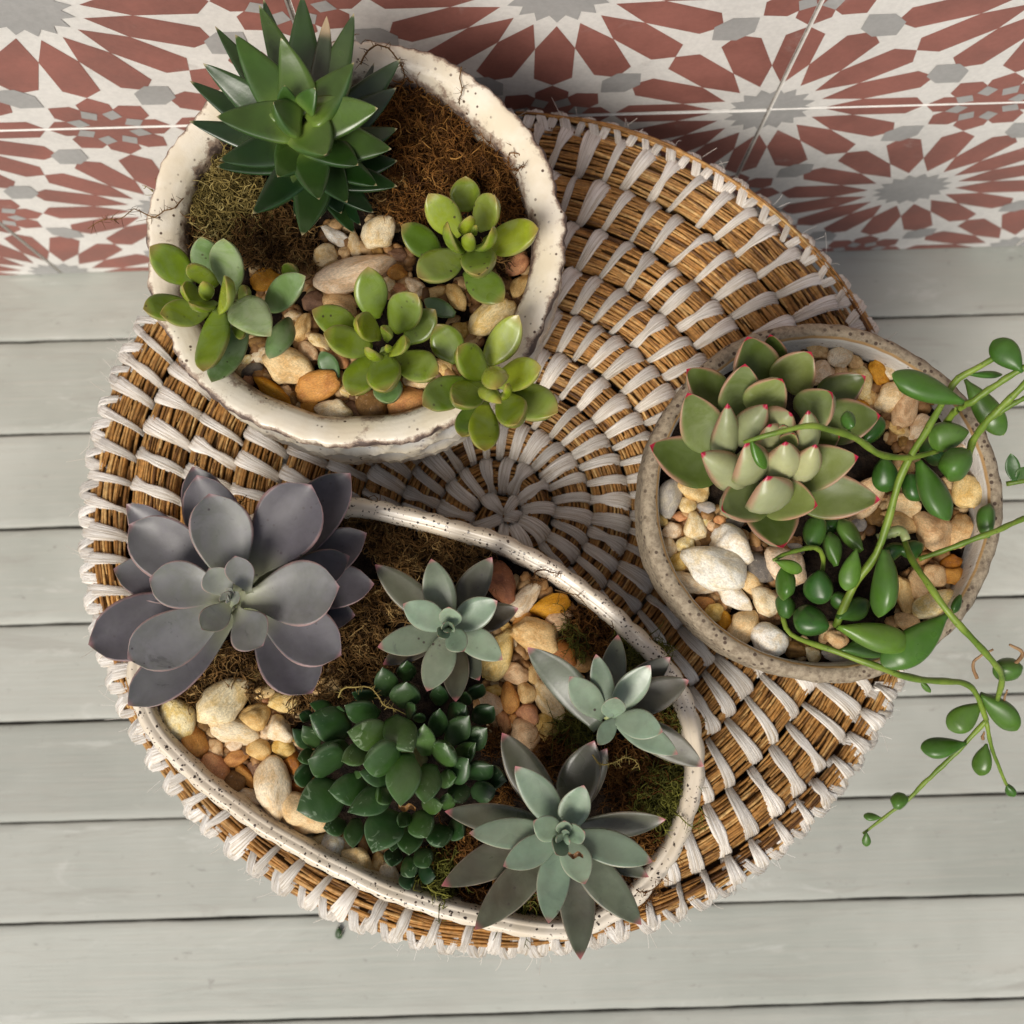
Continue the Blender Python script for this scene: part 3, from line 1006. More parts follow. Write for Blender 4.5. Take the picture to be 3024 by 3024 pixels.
# loops over the rim coil
def rim_pt(phi, th, lift=.0013):
    r_ = RR + (RA + lift) * np.sin(phi)
    return np.stack([TC[0] + r_ * np.cos(th), TC[1] + r_ * np.sin(th), RZ + (RA + lift) * np.cos(phi)], -1)
nloop = 92
for i in range(nloop):
    th = 2 * np.pi * (i + rng.uniform(-.12, .12)) / nloop
    ctr = (TC[0] + RR * math.cos(th), TC[1] + RR * math.sin(th))
    if not sticks_out(ctr):
        continue
    K_ = 9
    s = np.linspace(0, 1, K_)
    step = 2 * np.pi / nloop
    jit = rng.uniform(.75, 1.2)
    p1 = rim_pt(-1.5 + 3.3 * s, th - step * .42 * s * jit)
    p2 = rim_pt(1.75 - 2.5 * s, th - step * (.40 * jit + .50 * s), .0017)
    ribs = []
    for p, w0, w1, sl in ((p1, .0036, .0046, .45), (p2, .0042, .0032, -.6)):
        tg = np.gradient(p, axis=0); tg /= np.linalg.norm(tg, axis=1, keepdims=True)
        rd = np.stack([p[:, 0] - TC[0], p[:, 1] - TC[1], p[:, 2] - RZ], 1)
        rh = np.stack([p[:, 0] - TC[0], p[:, 1] - TC[1], 0 * p[:, 0]], 1); rh /= np.linalg.norm(rh, axis=1, keepdims=True)
        out_ = p - np.column_stack([TC[0] + rh[:, 0] * RR, TC[1] + rh[:, 1] * RR, np.full(K_, RZ)])
        out_ /= np.linalg.norm(out_, axis=1, keepdims=True)
        side = np.cross(out_, tg); side /= np.linalg.norm(side, axis=1, keepdims=True)
        w = np.interp(s, [0, 1], [w0, w1]) * rng.uniform(.75, 1.25)
        ribs.append(fibres(p, side, out_, w))
    org = p1[K_ // 2].copy()
    mobj('rim_stitch', stitch_mesh('rim_stitch', ribs, org), stool, org - so)
# raffia stitches down the woven side, joined
sv, sq, suv, off = [], [], [], 0
for zc in SIDE:
    for i in range(88):
        th0 = 2 * np.pi * (i + rng.uniform(-.2, .2)) / 88
        s = np.linspace(0, 1, 9)
        ph = .25 + 2.6 * s
        th = th0 - .05 * s
        r_ = R0 - .012 + (.0085 + .0013) * np.sin(ph)
        p = np.stack([TC[0] + r_ * np.cos(th), TC[1] + r_ * np.sin(th), zc + (.0092 + .0013) * np.cos(ph)], 1)
        tg = np.gradient(p, axis=0); tg /= np.linalg.norm(tg, axis=1, keepdims=True)
        o3 = np.stack([np.cos(th) * np.sin(ph), np.sin(th) * np.sin(ph), np.cos(ph)], 1)
        sd = np.cross(o3, tg); sd /= np.linalg.norm(sd, axis=1, keepdims=True)
        rb = fibres(p, sd, o3, np.interp(s, [0, 1], [.0030, .0050]) * rng.uniform(.7, 1.3))
        sv.append(rb.reshape(-1, 3)); sq.append(grid_quads(9, QN, False, off)); off += 9 * QN
        u, v = np.meshgrid(np.linspace(0, 1, QN), np.linspace(0, 1, 9))
        suv.append(np.stack([u.ravel() + rng.uniform(0, 9), v.ravel() + rng.uniform(0, 9)], 1))
me = mesh_np('side_stitch', np.concatenate(sv) - so, np.concatenate(sq), mats=[M['raffia']])
set_uv(me, np.concatenate(suv))
o = mobj('side_stitch', me, stool); o['kind'] = 'stuff'
# frayed raffia hairs at the rim
hp, hr = [], []
for i in range(240):
    th = rng.uniform(0, 2 * np.pi)
    p0 = rim_pt(np.array(rng.uniform(.3, 1.6)), np.array(th), .0012)
    d = np.array([math.cos(th), math.sin(th), rng.uniform(-.6, .5)]) + rng.normal(0, .7, 3)
    d /= np.linalg.norm(d)
    s = np.linspace(0, 1, 6)[:, None]
    ln = rng.uniform(.002, .007)
    hp.append(p0 + d * s * ln + rng.normal(0, 1, 3) * s * s * .0016)
    hr.append(np.full(6, .00009))
V, Q = tubes(np.array(hp), np.array(hr), 3)
me = mesh_np('frayed_fibre', V - so, Q, mats=[M['raffia']])
o = mobj('frayed_fibre', me, stool); o['kind'] = 'stuff'

# ------------------------------------------------------------------ succulent leaves
def prof_beta(t, a_, b_, base, tc):
    f = lambda x: np.power(np.clip(x, 1e-6, 1), a_) * np.power(np.clip(1 - x, 1e-6, 1), b_)
    mx = f(np.linspace(.001, .999, 400)).max()
    g = f(t) / mx
    if tc < 1:
        gt = f(np.array(tc)) / mx
        q = np.clip((1 - t) / (1 - tc), 0, 1)
        g = np.where(t > tc, gt * (q * .75 + .25 * q ** .5), g)
    return np.sqrt(g * g + (base * np.clip(1 - t * 1.2, 0, 1) ** 2) ** 2)

KIND = {   # a, b, base, tip start, thickness/width, cup, bend
    'aloe':  (.28, .84, .80, .985, .46, .26, .07),
    'sedum': (.75, .74, .36, .92, .44, .30, .09),
    'grapto': (1.25, .70, .28, .90, .17, .36, .06),
    'spath': (.85, .86, .36, .94, .30, .22, .06),
    'coop':  (.85, 1.05, .50, .94, .58, -.02, .02),
    'ech':   (.50, .86, .55, .93, .40, .44, .10),
    'bean':  (1.05, .62, .13, .97, .88, .0, .0),
    'pea':   (.75, .50, .12, .98, .98, .0, .0),
}

def make_leaf(parent, org, B, Tp, w, kind, mat, age, bend=None, cup=None, axis=None, name='leaf', roll=None, th=None, flip=False):
    a_, b_, base, tc, thk, cup0, bend0 = KIND[kind]
    if th: thk = th
    cup0 = cup0 if cup is None else cup
    bend0 = bend0 if bend is None else bend
    nt_, nc_ = 18, 14
    X = Tp - B
    L = np.linalg.norm(X); X = X / L
    up = np.array([0, 0, 1.0])
    N = up - up @ X * X
    if np.linalg.norm(N) < .25 and axis is not None:
        v = axis - B; v = v - v @ X * X
        N = N + v / (np.linalg.norm(v) + 1e-9) * .4
    N /= np.linalg.norm(N)
    if axis is not None and kind in ('ech', 'sedum', 'aloe'):
        h = (axis - B)[:2]
        hl = np.linalg.norm(h)
        if hl > .002 and X[2] > .35 and X[:2] @ h / hl > .08:      # an upright leaf that curls inward shows its back
            N = -N; flip = False
    if flip: N = -N
    Y = np.cross(N, X)
    ro = rng.normal(0, .30 if kind == 'coop' else .14) if roll is None else roll
    N, Y = N * math.cos(ro) + Y * math.sin(ro), Y * math.cos(ro) - N * math.sin(ro)
    s = np.linspace(0, 1, nt_)
    t = 1 - (1 - s) ** 1.35
    pw = prof_beta(t, a_, b_, base, tc)
    pw[-1] = .012
    hw = w / 2 * pw
    tk = w * thk * np.sqrt(np.clip(pw, 0, 1)) * np.interp(t, [0, .2, .8, 1], [.9, 1, .85, .10])
    tk[-1] = w * .01
    wig = rng.normal(0, .018) * L
    mid = B + X * (L * t)[:, None] - N * (bend0 * L * 4 * t * (1 - t))[:, None] + Y * (wig * np.sin(np.pi * t))[:, None]
    ph = np.arange(nc_) / nc_ * 2 * np.pi
    cy, sz = np.cos(ph), np.sin(ph)
    zz = np.where(sz > 0, {'coop': .22, 'sedum': .50}.get(kind, .34) * sz, -.66 * np.abs(sz) ** (.8 if kind in ('aloe', 'coop') else 1.0))
    yn = cy * np.abs(cy) ** -.12 if False else cy
    V = (mid[:, None, :] + Y * (hw[:, None] * yn[None])[..., None]
         + N * (tk[:, None] * zz[None] + cup0 * hw[:, None] * (yn ** 2)[None])[..., None])
    V += N * (np.sin(t * 5 + rng.uniform(0, 6))[:, None] * yn[None] * hw[:, None] * rng.normal(0, .06))[..., None]
    V = V.reshape(-1, 3)
    Q = grid_quads(nt_, nc_, True)
    capb = len(V); capt = capb + 1
    V = np.vstack([V, mid[0], mid[-1] + X * w * .012])
    i = np.arange(nc_); j = (i + 1) % nc_
    Tt = np.vstack([np.stack([np.full(nc_, capb), j, i], 1), np.stack([np.full(nc_, capt), (nt_ - 1) * nc_ + i, (nt_ - 1) * nc_ + j], 1)])
    at = {'t': np.r_[np.repeat(t, nc_), 0, 1], 'e': np.r_[np.tile(np.abs(cy), nt_), 0, 1],
          'age': np.full(len(V), np.clip(age + rng.normal(0, .07), 0, 1)),
          'side': np.r_[np.tile((sz < -.15).astype(float), nt_), 0, 0]}
    # outward winding
    Q = Q[:, ::-1] if np.dot(np.cross(Y, N), X) < 0 else Q
    me = mesh_np(name, V - B, Q, Tt, attrs=at, mats=[mat])
    import bmesh
    bm = bmesh.new(); bm.from_mesh(me); bmesh.ops.recalc_face_normals(bm, faces=bm.faces); bm.to_mesh(me); bm.free()
    return mobj(name, me, parent, B - org)

def make_stem(parent, org, pts, rad, mat, n=24, sides=8, name='stem', jitter=0.0):
    p = smooth_path(np.asarray(pts), n)
    if jitter:
        p = p + np.cumsum(rng.normal(0, jitter, p.shape), 0) * np.sin(np.linspace(0, np.pi, n))[:, None]
    r_ = np.interp(np.linspace(0, 1, n), np.linspace(0, 1, len(rad)), rad)
    r_ = r_ * (1 + .10 * np.sin(np.linspace(0, 40, n) + rng.uniform(0, 6)))
    V, Q = tubes(p[None], r_[None], sides)
    base = len(V)
    V = np.vstack([V, p[0], p[-1]])
    i = np.arange(sides); j = (i + 1) % sides
    Tt = np.vstack([np.stack([np.full(sides, base), j, i], 1), np.stack([np.full(sides, base + 1), (n - 1) * sides + i, (n - 1) * sides + j], 1)])
    me = mesh_np(name, V - p[0], Q, Tt, mats=[mat])
    return mobj(name, me, parent, p[0] - org)

def rosette(name, label, cat, reg, c, zc, zsoil, kind, mat, leaves, group=None, stem_r=.0035, pull=.06, mats=None, foot_at=None):
    """leaves: (tip x, tip y, width px, tip z mm, base z mm, age[, base x, base y[, opts]]) z relative to zc"""
    ctr = P(reg, c[0], c[1], zc)
    foot = np.array([ctr[0], ctr[1], zsoil - .003])
    if foot_at is not None:                     # a plant that leans out over the rim still roots in the soil
        foot = P(reg, foot_at[0], foot_at[1], zsoil - .003)
    root = empty(name, foot, label, cat, group)
    make_stem(root, foot, [foot, [(foot[0] * .6 + ctr[0] * .4), (foot[1] * .6 + ctr[1] * .4), zsoil * .4 + zc * .6 - .004], [ctr[0], ctr[1], zc - .012]], [stem_r, stem_r * .8], M['stem_pale'], 8)
    for lf in leaves:
        tx, ty, w, zt, zb, age = lf[:6]
        if kind == 'grapto' and age > .08: age = min(1, age * .9 + .22)
        if kind == 'sedum':
            zt, zb = zt * 1.35 + 2, zb * 1.15 - 2
        opts = lf[8] if len(lf) > 8 else {}
        Tp = P(reg, tx, ty, zc + zt * .001)
        if len(lf) > 7 and lf[6] is not None:
            B = P(reg, lf[6], lf[7], zc + zb * .001)
        else:
            B0 = np.array([ctr[0], ctr[1], zc + zb * .001])
            d = Tp - B0
            B = B0 + np.array([d[0], d[1], 0]) * pull
        wid = w * {'aloe': 1.17, 'grapto': 1.08, 'ech': 1.0, 'sedum': 1.06}.get(kind, 1.08) * REG[reg][2] * mpp(zc + zt * .0005)
        m = mats(age) if mats else mat
        m = opts.get('mat', m)
        make_leaf(root, foot, B, Tp, wid, opts.get('kind', kind), m, age, opts.get('bend'), opts.get('cup'), ctr, roll=opts.get('roll'), th=opts.get('th'), flip=opts.get('flip', False))
    return root

# --- tall dark aloe-like rosette in the round pot
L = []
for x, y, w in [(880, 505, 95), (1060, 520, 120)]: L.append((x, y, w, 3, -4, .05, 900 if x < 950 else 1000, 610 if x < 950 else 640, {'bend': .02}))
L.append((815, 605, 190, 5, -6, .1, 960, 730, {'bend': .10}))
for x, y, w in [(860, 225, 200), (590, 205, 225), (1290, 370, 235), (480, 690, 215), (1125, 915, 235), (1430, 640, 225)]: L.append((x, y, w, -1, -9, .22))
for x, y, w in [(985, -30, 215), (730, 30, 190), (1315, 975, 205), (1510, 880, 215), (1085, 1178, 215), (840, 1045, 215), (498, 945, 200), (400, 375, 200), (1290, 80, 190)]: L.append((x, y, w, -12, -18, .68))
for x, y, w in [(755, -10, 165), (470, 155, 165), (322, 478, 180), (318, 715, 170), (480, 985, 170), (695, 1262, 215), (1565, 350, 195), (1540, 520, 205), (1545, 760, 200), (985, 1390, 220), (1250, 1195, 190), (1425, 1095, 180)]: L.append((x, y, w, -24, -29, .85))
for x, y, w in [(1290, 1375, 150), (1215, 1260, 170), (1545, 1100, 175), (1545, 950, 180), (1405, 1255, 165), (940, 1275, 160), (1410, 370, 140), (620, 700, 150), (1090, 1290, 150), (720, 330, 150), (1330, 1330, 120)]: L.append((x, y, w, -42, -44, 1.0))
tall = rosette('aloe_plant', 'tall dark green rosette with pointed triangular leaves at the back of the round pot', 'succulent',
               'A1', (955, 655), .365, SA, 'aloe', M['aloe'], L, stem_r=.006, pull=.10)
ctr_ = P('A1', 955, 655, .365)
make_leaf(tall, np.array([ctr_[0], ctr_[1], SA - .003]), np.array([ctr_[0], ctr_[1], .350]), P('A1', 1130, 95, .352), 120 * .5 * mpp(.35), 'sedum', M['dry_leaf'], .5)

# --- lime sedum plants of the round pot
def dark(a_): return M['sedum']
SP = {'mat': M['sedum_pale']}
GS = 'lime green sedum rosettes in the round pot'
rosette('sedum_plant', 'lime green sedum with loose pale leaves spilling over the left rim of the round pot', 'succulent', 'A2', (470, 770), .338, SA, 'sedum', M['sedum'], [
    (85, 455, 200, 2, -8, .25, 330, 660), (45, 825, 180, -6, -12, .45, 300, 800), (145, 855, 165, 2, -6, .2, 430, 830),
    (400, 1195, 200, 4, -6, .15, 500, 835), (450, 1258, 190, -4, -12, .5, 640, 890, SP), (800, 985, 225, 6, -6, .4, 590, 815, {'mat': M['sedum_pale'], 'bend': -.06}),
    (385, 400, 185, 0, -10, .6, 490, 660, SP), (520, 408, 200, 4, -8, .5, 570, 720, SP), (310, 565, 120, 8, -2, .1, 475, 680),
    (530, 640, 130, 16, 2, .05, 500, 840, {'cup': .3}), (280, 690, 120, 5, -4, .1, 390, 760), (320, 790, 105, 9, 0, .15, 470, 790),
    (400, 660, 90, 6, -2, .1, 420, 760), (1005, 632, 185, 2, -10, .6, 780, 820, {'mat': M['sedum_pale'], 'bend': .0}), (790, 1120, 150, -6, -14, .7, 905, 890, SP),
    (930, 560, 120, -14, -20, .9, 900, 660), (630, 1000, 80, 0, -10, .5, 560, 860), (650, 700, 90, -3, -8, .2, 620, 790, {'kind': 'bean', 'th': .8})],
    GS, stem_r=.003, foot_at=(640, 740))
rosette('sedum_plant', 'lime green sedum nearest the brown moss inside the right rim of the round pot', 'succulent', 'A3', (960, 640), .334, SA, 'sedum', M['sedum'], [
    (640, 295, 230, -2, -9, .3, 860, 590), (905, 170, 215, -12, -16, .55, 905, 420), (1110, 300, 225, 0, -8, .3, 1000, 540), (1425, 545, 260, 0, -10, .3, 1050, 660),
    (565, 890, 260, -4, -11, .4, 870, 730), (450, 515, 220, -12, -16, .75, 720, 740), (1000, 878, 250, 6, -6, .2, 985, 690, {'bend': .04}), (1175, 1065, 240, -12, -16, .7, 920, 850),
    (778, 500, 150, 12, -2, .1, 890, 700), (1095, 535, 130, 13, -2, .1, 985, 690), (940, 450, 120, 9, 0, .1, 890, 570), (945, 575, 110, 9, -1, .05, 945, 690),
    (985, 520, 60, 7, 0, .05, 970, 580)], GS)
rosette('sedum_plant', 'lime green sedum standing among the pebbles in the middle of the round pot', 'succulent', 'A3', (325, 1370), .330, SA, 'sedum', M['sedum'], [
    (210, 815, 235, -4, -10, .4, 255, 1180), (560, 1010, 255, 2, -7, .35, 400, 1260), (690, 1120, 200, -8, -12, .7, 480, 1350), (130, 1200, 190, 8, -3, .2, 285, 1310),
    (710, 1585, 240, -2, -9, .4, 420, 1460), (335, 1702, 245, 4, -5, .2, 310, 1450), (95, 1735, 240, -4, -10, .35, 220, 1460), (370, 1790, 210, -11, -15, .7, 350, 1600, SP),
    (-190, 1125, 215, -5, -11, .6, 150, 1320), (-108, 1290, 225, 0, -8, .3, 225, 1400), (480, 1345, 120, 12, 0, .1, 370, 1440), (212, 1390, 125, 10, 0, .1, 305, 1450),
    (320, 1260, 100, 11, 1, .1, 340, 1340), (340, 1370, 60, 8, 0, .05, 335, 1400)], GS)
rosette('sedum_plant', 'lime green sedum leaning out over the front right rim of the round pot', 'succulent', 'A3', (1090, 1690), .340, SA, 'sedum', M['sedum'], [
    (1285, 1160, 225, -4, -10, .4, 1050, 1510), (700, 1225, 235, -16, -20, .6, 850, 1490), (850, 1385, 235, 4, -6, .25, 1040, 1600), (1445, 1530, 225, 3, -7, .25, 1120, 1640),
    (1562, 1855, 275, -1, -9, .35, 1210, 1690), (600, 1805, 245, -2, -9, .35, 905, 1640), (825, 1785, 230, 6, -5, .2, 1010, 1650), (1125, 1690, 190, 14, 0, .1, 1085, 1590),
    (1275, 1935, 230, 7, -5, .3, 1165, 1740), (1160, 1790, 110, 11, 0, .1, 1010, 1700), (1043, 2130, 215, 2, -8, .15, 1035, 1800), (880, 2030, 190, -6, -11, .5, 955, 1810),
    (1195, 1650, 100, 11, 1, .1, 1150, 1750)], GS, foot_at=(900, 1500))
for (reg, bx, by, tx, ty, w, lab) in [('A3', 830, 1160, 608, 1050, 125, 'dark green fallen leaf lying on pebbles between the middle and right lime sedums'),
                                      ('A2', 1190, 1240, 1095, 1075, 120, 'dark green fallen leaf lying on the pebbles left of the middle lime sedum')]:
    B = P(reg, bx, by, SA + .004); Tp = P(reg, tx, ty, SA + .006)
    o = make_leaf(None, np.zeros(3), B, Tp, w * REG[reg][2] * mpp(SA), 'sedum', M['sedum_pale'], 1.0, name='fallen_leaf', roll=.2)
    tag(o, lab, 'leaf')

# --- lilac rosette of the half moon pot
L = [(935, 845, 45, 8, 0, 0), (975, 865, 60, 7, 0, .0, 930, 950), (915, 895, 40, 8, 2, 0), (880, 875, 80, 5, 0, .0), (905, 900, 50, 7, 2, 0, 930, 905),
     (805, 732, 165, 5, -2, .05), (955, 660, 150, 7, -2, .15, 1040, 870), (765, 1080, 150, 3, -4, .1), (1115, 1172, 230, 4, -5, .3, 960, 965),
     (465, 790, 250, 1, -6, .25), (806, 305, 320, 2, -6, .3), (1550, 835, 340, 3, -7, .45, 990, 910),
     (342, 1245, 300, -4, -10, .55), (1390, 255, 370, -4, -10, .65, 1020, 790), (352, 480, 330, -6, -12, .7),
     (118, 1165, 340, -12, -17, .8), (1560, 1225, 310, -14, -18, .85), (738, 200, 310, -12, -17, .8), (262, 735, 240, -15, -19, .9), (1608, 662, 215, -12, -17, .8),
     (345, 1512, 260, -20, -23, .95), (1395, 1442, 330, -20, -23, .9), (1612, 188, 290, -18, -22, .95), (1748, 820, 250, -20, -23, 1.), (1705, 530, 250, -20, -23, 1.),
     (335, 365, 230, -18, -22, .95), (712, 150, 260, -19, -22, 1.), (1640, 1000, 200, -22, -24, 1.)]
rosette('echeveria_plant', 'large lilac grey rosette with broad spoon leaves at the half moon pot left end', 'succulent',
        'G0', (930, 905), .333, SB, 'grapto', M['lilac'], L, stem_r=.004, pull=.05)

# --- three small silvery plants
GG = 'small silvery green rosettes in the half moon pot'
rosette('graptosedum_plant', 'small silvery green rosette nearest the straight back rim of the half moon pot', 'succulent', 'B4', (435, 495), .318, SB, 'spath', M['silver'], [
    (408, 465, 60, 8, 1, .1), (462, 480, 60, 8, 1, .1), (428, 520, 45, 8, 2, .1), (375, 540, 75, 8, 0, .05), (435, 372, 120, 9, -1, .0), (525, 622, 125, 8, -1, .0),
    (175, 355, 160, 2, -4, .2), (712, 338, 165, 2, -4, .25), (312, 852, 175, 1, -5, .3), (742, 672, 155, 0, -5, .3),
    (335, 98, 170, -4, -9, .45), (30, 600, 160, -5, -10, .6), (15, 130, 165, -12, -15, .9), (682, 88, 165, -11, -14, .85), (832, 380, 150, -10, -13, .9),
    (475, 912, 150, -12, -15, .95), (60, 700, 130, -16, -18, 1.), (610, 790, 140, -16, -18, 1.)], GG, stem_r=.0022)
rosette('graptosedum_plant', 'small leaning silvery green rosette by the right end of the half moon pot', 'succulent', 'B4', (1365, 1005), .320, SB, 'spath', M['silver'], [
    (1392, 888, 120, 11, 0, .05), (1285, 1158, 95, 5, -2, .0, 1390, 1010), (1655, 1085, 155, 6, -2, .0, 1385, 1010), (1125, 770, 155, 3, -4, .2, 1320, 1000), (1275, 642, 120, 2, -4, .4),
    (1585, 705, 155, 4, -4, .25), (1742, 1212, 140, 0, -6, .3), (885, 602, 195, -8, -16, .75, 1290, 1060), (1400, 530, 150, -10, -15, .85), (1700, 658, 155, -14, -18, .95),
    (1805, 790, 180, -8, -13, .8), (1890, 1282, 175, -8, -14, .9), (1330, 910, 70, 7, 1, .1)], GG, stem_r=.0024)
rosette('graptosedum_plant', 'largest silvery green rosette hanging over the front rim of the half moon pot', 'succulent', 'B5', (935, 545), .324, SB, 'spath', M['silver'], [
    (888, 545, 60, 8, 1, .15), (967, 568, 60, 8, 1, .15), (935, 448, 90, 8, 0, .2), (1055, 515, 120, 9, -1, .1), (885, 648, 115, 8, -1, .1), (752, 448, 140, 7, -2, .1),
    (940, 500, 45, 8, 2, .2), (1055, 822, 165, 4, -4, .05), (1048, 238, 165, 5, -3, .0), (643, 125, 175, 1, -5, .2), (372, 520, 165, 0, -6, .35), (573, 716, 165, 1, -5, .25),
    (840, 1052, 175, 0, -6, .2), (1452, 690, 180, 0, -6, .2), (228, 392, 165, -8, -12, .85), (1532, 440, 165, -9, -13, .9), (1388, 1062, 195, -6, -11, .7),
    (404, 1092, 200, -6, -11, .75), (1028, 1268, 195, -9, -13, .85), (208, 832, 195, -11, -15, .95), (1432, 780, 140, -12, -15, .9), (566, -72, 200, -12, -16, .95),
    (1110, -25, 220, -12, -16, 1.), (1185, 20, 170, -15, -18, 1.)], GG, stem_r=.0024)

# --- dark window haworthia
HW = [(205, 475, 270, 520, 610), (490, 395, 195, 760, 480), (512, 612, 240, 860, 640), (1048, 775, 245, 870, 500), (465, 850, 165, 670, 750), (640, 875, 290, 930, 800),
      (192, 840, 310, 480, 850), (610, 935, 140, 860, 1010), (358, 1090, 230, 680, 1060), (98, 1250, 330, 480, 1090), (515, 1265, 215, 880, 1060), (945, 1218, 260, 985, 790),
      (720, 1595, 290, 870, 1250), (555, 1560, 150, 580, 1320), (1140, 1195, 220, 1190, 880), (1140, 545, 160, 1150, 800), (1265, 420, 150, 1250, 640), (1480, 395, 190, 1350, 520),
      (1505, 480, 195, 1340, 700), (1650, 580, 200, 1450, 740), (1310, 705, 240, 1280, 860), (1500, 830, 205, 1330, 980), (1700, 885, 200, 1500, 970), (1450, 1195, 170, 1400, 1030),
      (1725, 1080, 170, 1530, 1110), (1810, 1010, 175, 1620, 960), (995, 205, 230, 990, 410), (800, 85, 180, 850, 310), (1000, 30, 150, 1000, 190), (1705, 400, 180, 1560, 530),
      (1480, 285, 120, 1450, 390), (1615, 220, 140, 1530, 340), (1265, 225, 140, 1260, 390), (1160, 1475, 210, 1080, 1270), (1015, 1615, 200, 1010, 1380), (1290, 1550, 200, 1220, 1380),
      (1175, 1715, 160, 1090, 1580), (1460, 1465, 170, 1350, 1360), (875, 1710, 140, 900, 1560), (1060, 1790, 160, 990, 1640), (1230, 1790, 140, 1100, 1750), (1025, 1900, 120, 970, 1760),
      (880, 1590, 120, 900, 1400), (150, 560, 140, 260, 730), (65, 585, 120, 230, 740), (105, 830, 120, 250, 790), (78, 985, 180, 230, 940), (205, 380, 100, 380, 410),
      (120, 470, 100, 220, 500), (315, 1395, 140, 500, 1370), (1290, 1205, 140, 1130, 1210), (935, 1385, 110, 1010, 1280), (550, 290, 120, 740, 330), (445, 400, 90, 480, 480),
      (1100, 460, 100, 1110, 530), (1065, 390, 110, 1000, 480), (1330, 1110, 120, 1320, 1240), (640, 950, 60, 560, 960), (1560, 700, 150, 1400, 860), (1400, 980, 140, 1260, 1010),
      (760, 1180, 150, 860, 1100), (350, 720, 140, 520, 760)]
L = []
for tx, ty, w, bx, by in HW:
    d = math.hypot((tx + bx) / 2 - 880, (ty + by) / 2 - 900) / 900
    zt = 8 - 30 * min(d, 1.1) ** 1.3
    big = (w - 180) * .02
    L.append((tx, ty, w * 1.02, zt + big, zt + big - 7 - 4 * (1 - d), min(1, .15 + d * .9), bx, by, {'bend': -.03}))
rosette('haworthia_plant', 'dense clump of stubby dark green window leaves in the middle of the half moon pot', 'succulent',
        'H', (900, 950), .322, SB, 'coop', M['window'], L, stem_r=.008)

# --- red tipped echeveria of the stoneware bowl
L = [(835, 515, 130, 9, -3, 0., 830, 600, {'flip': True}), (895, 520, 80, 7, 0, .1, 880, 570), (940, 555, 90, 7, 0, .1, 900, 600), (735, 590, 195, 12, -7, .05, 755, 740, {'cup': .1, 'flip': True}), (905, 590, 170, 11, -7, .05, 880, 735, {'flip': True}),
     (930, 468, 140, 9, -3, .1, 850, 500, {'flip': True}), (1002, 455, 125, 10, -6, .05, 1000, 620, {'flip': True}), (825, 430, 150, 9, -7, .05, 700, 590, {'flip': True}),
     (655, 425, 130, 8, -9, .15, 640, 660, {'flip': True}), (890, 320, 190, 6, -9, .25, 790, 460), (1105, 378, 195, 5, -10, .25, 980, 480), (1035, 602, 145, 9, -9, .15, 950, 750, {'flip': True}),
     (828, 738, 225, 8, -8, .15, 830, 858, {'cup': .12, 'flip': True}), (540, 638, 160, 6, -10, .3, 720, 770, {'flip': True}), (770, 640, 90, 8, -2, .1, 810, 680),
     (730, 255, 195, 0, -14, .5, 700, 480), (482, 380, 200, -2, -14, .55, 600, 610), (1218, 655, 200, 0, -14, .45, 940, 740), (1042, 865, 190, 2, -13, .45, 830, 840), (630, 885, 210, 1, -13, .5, 790, 820),
     (1312, 478, 200, -6, -18, .8, 1080, 520), (740, 138, 215, -7, -18, .75, 780, 330), (1015, 203, 200, -5, -17, .7, 900, 350), (478, 278, 185, -10, -20, .85, 640, 430), (320, 607, 220, -6, -18, .8, 600, 710),
     (892, 1047, 230, -6, -18, .8, 820, 850), (1312, 840, 210, -8, -19, .85, 960, 800), (1250, 308, 165, -12, -21, .95, 1060, 420), (838, 128, 130, -14, -22, 1., 860, 280), (1140, 560, 160, -8, -16, .8, 980, 620)]
rosette('echeveria_plant', 'plump green rosette with pink edges and red leaf tips in the stoneware bowl', 'succulent', 'C', (850, 620), .343, SCC, 'ech', M['blush'], L, stem_r=.007)

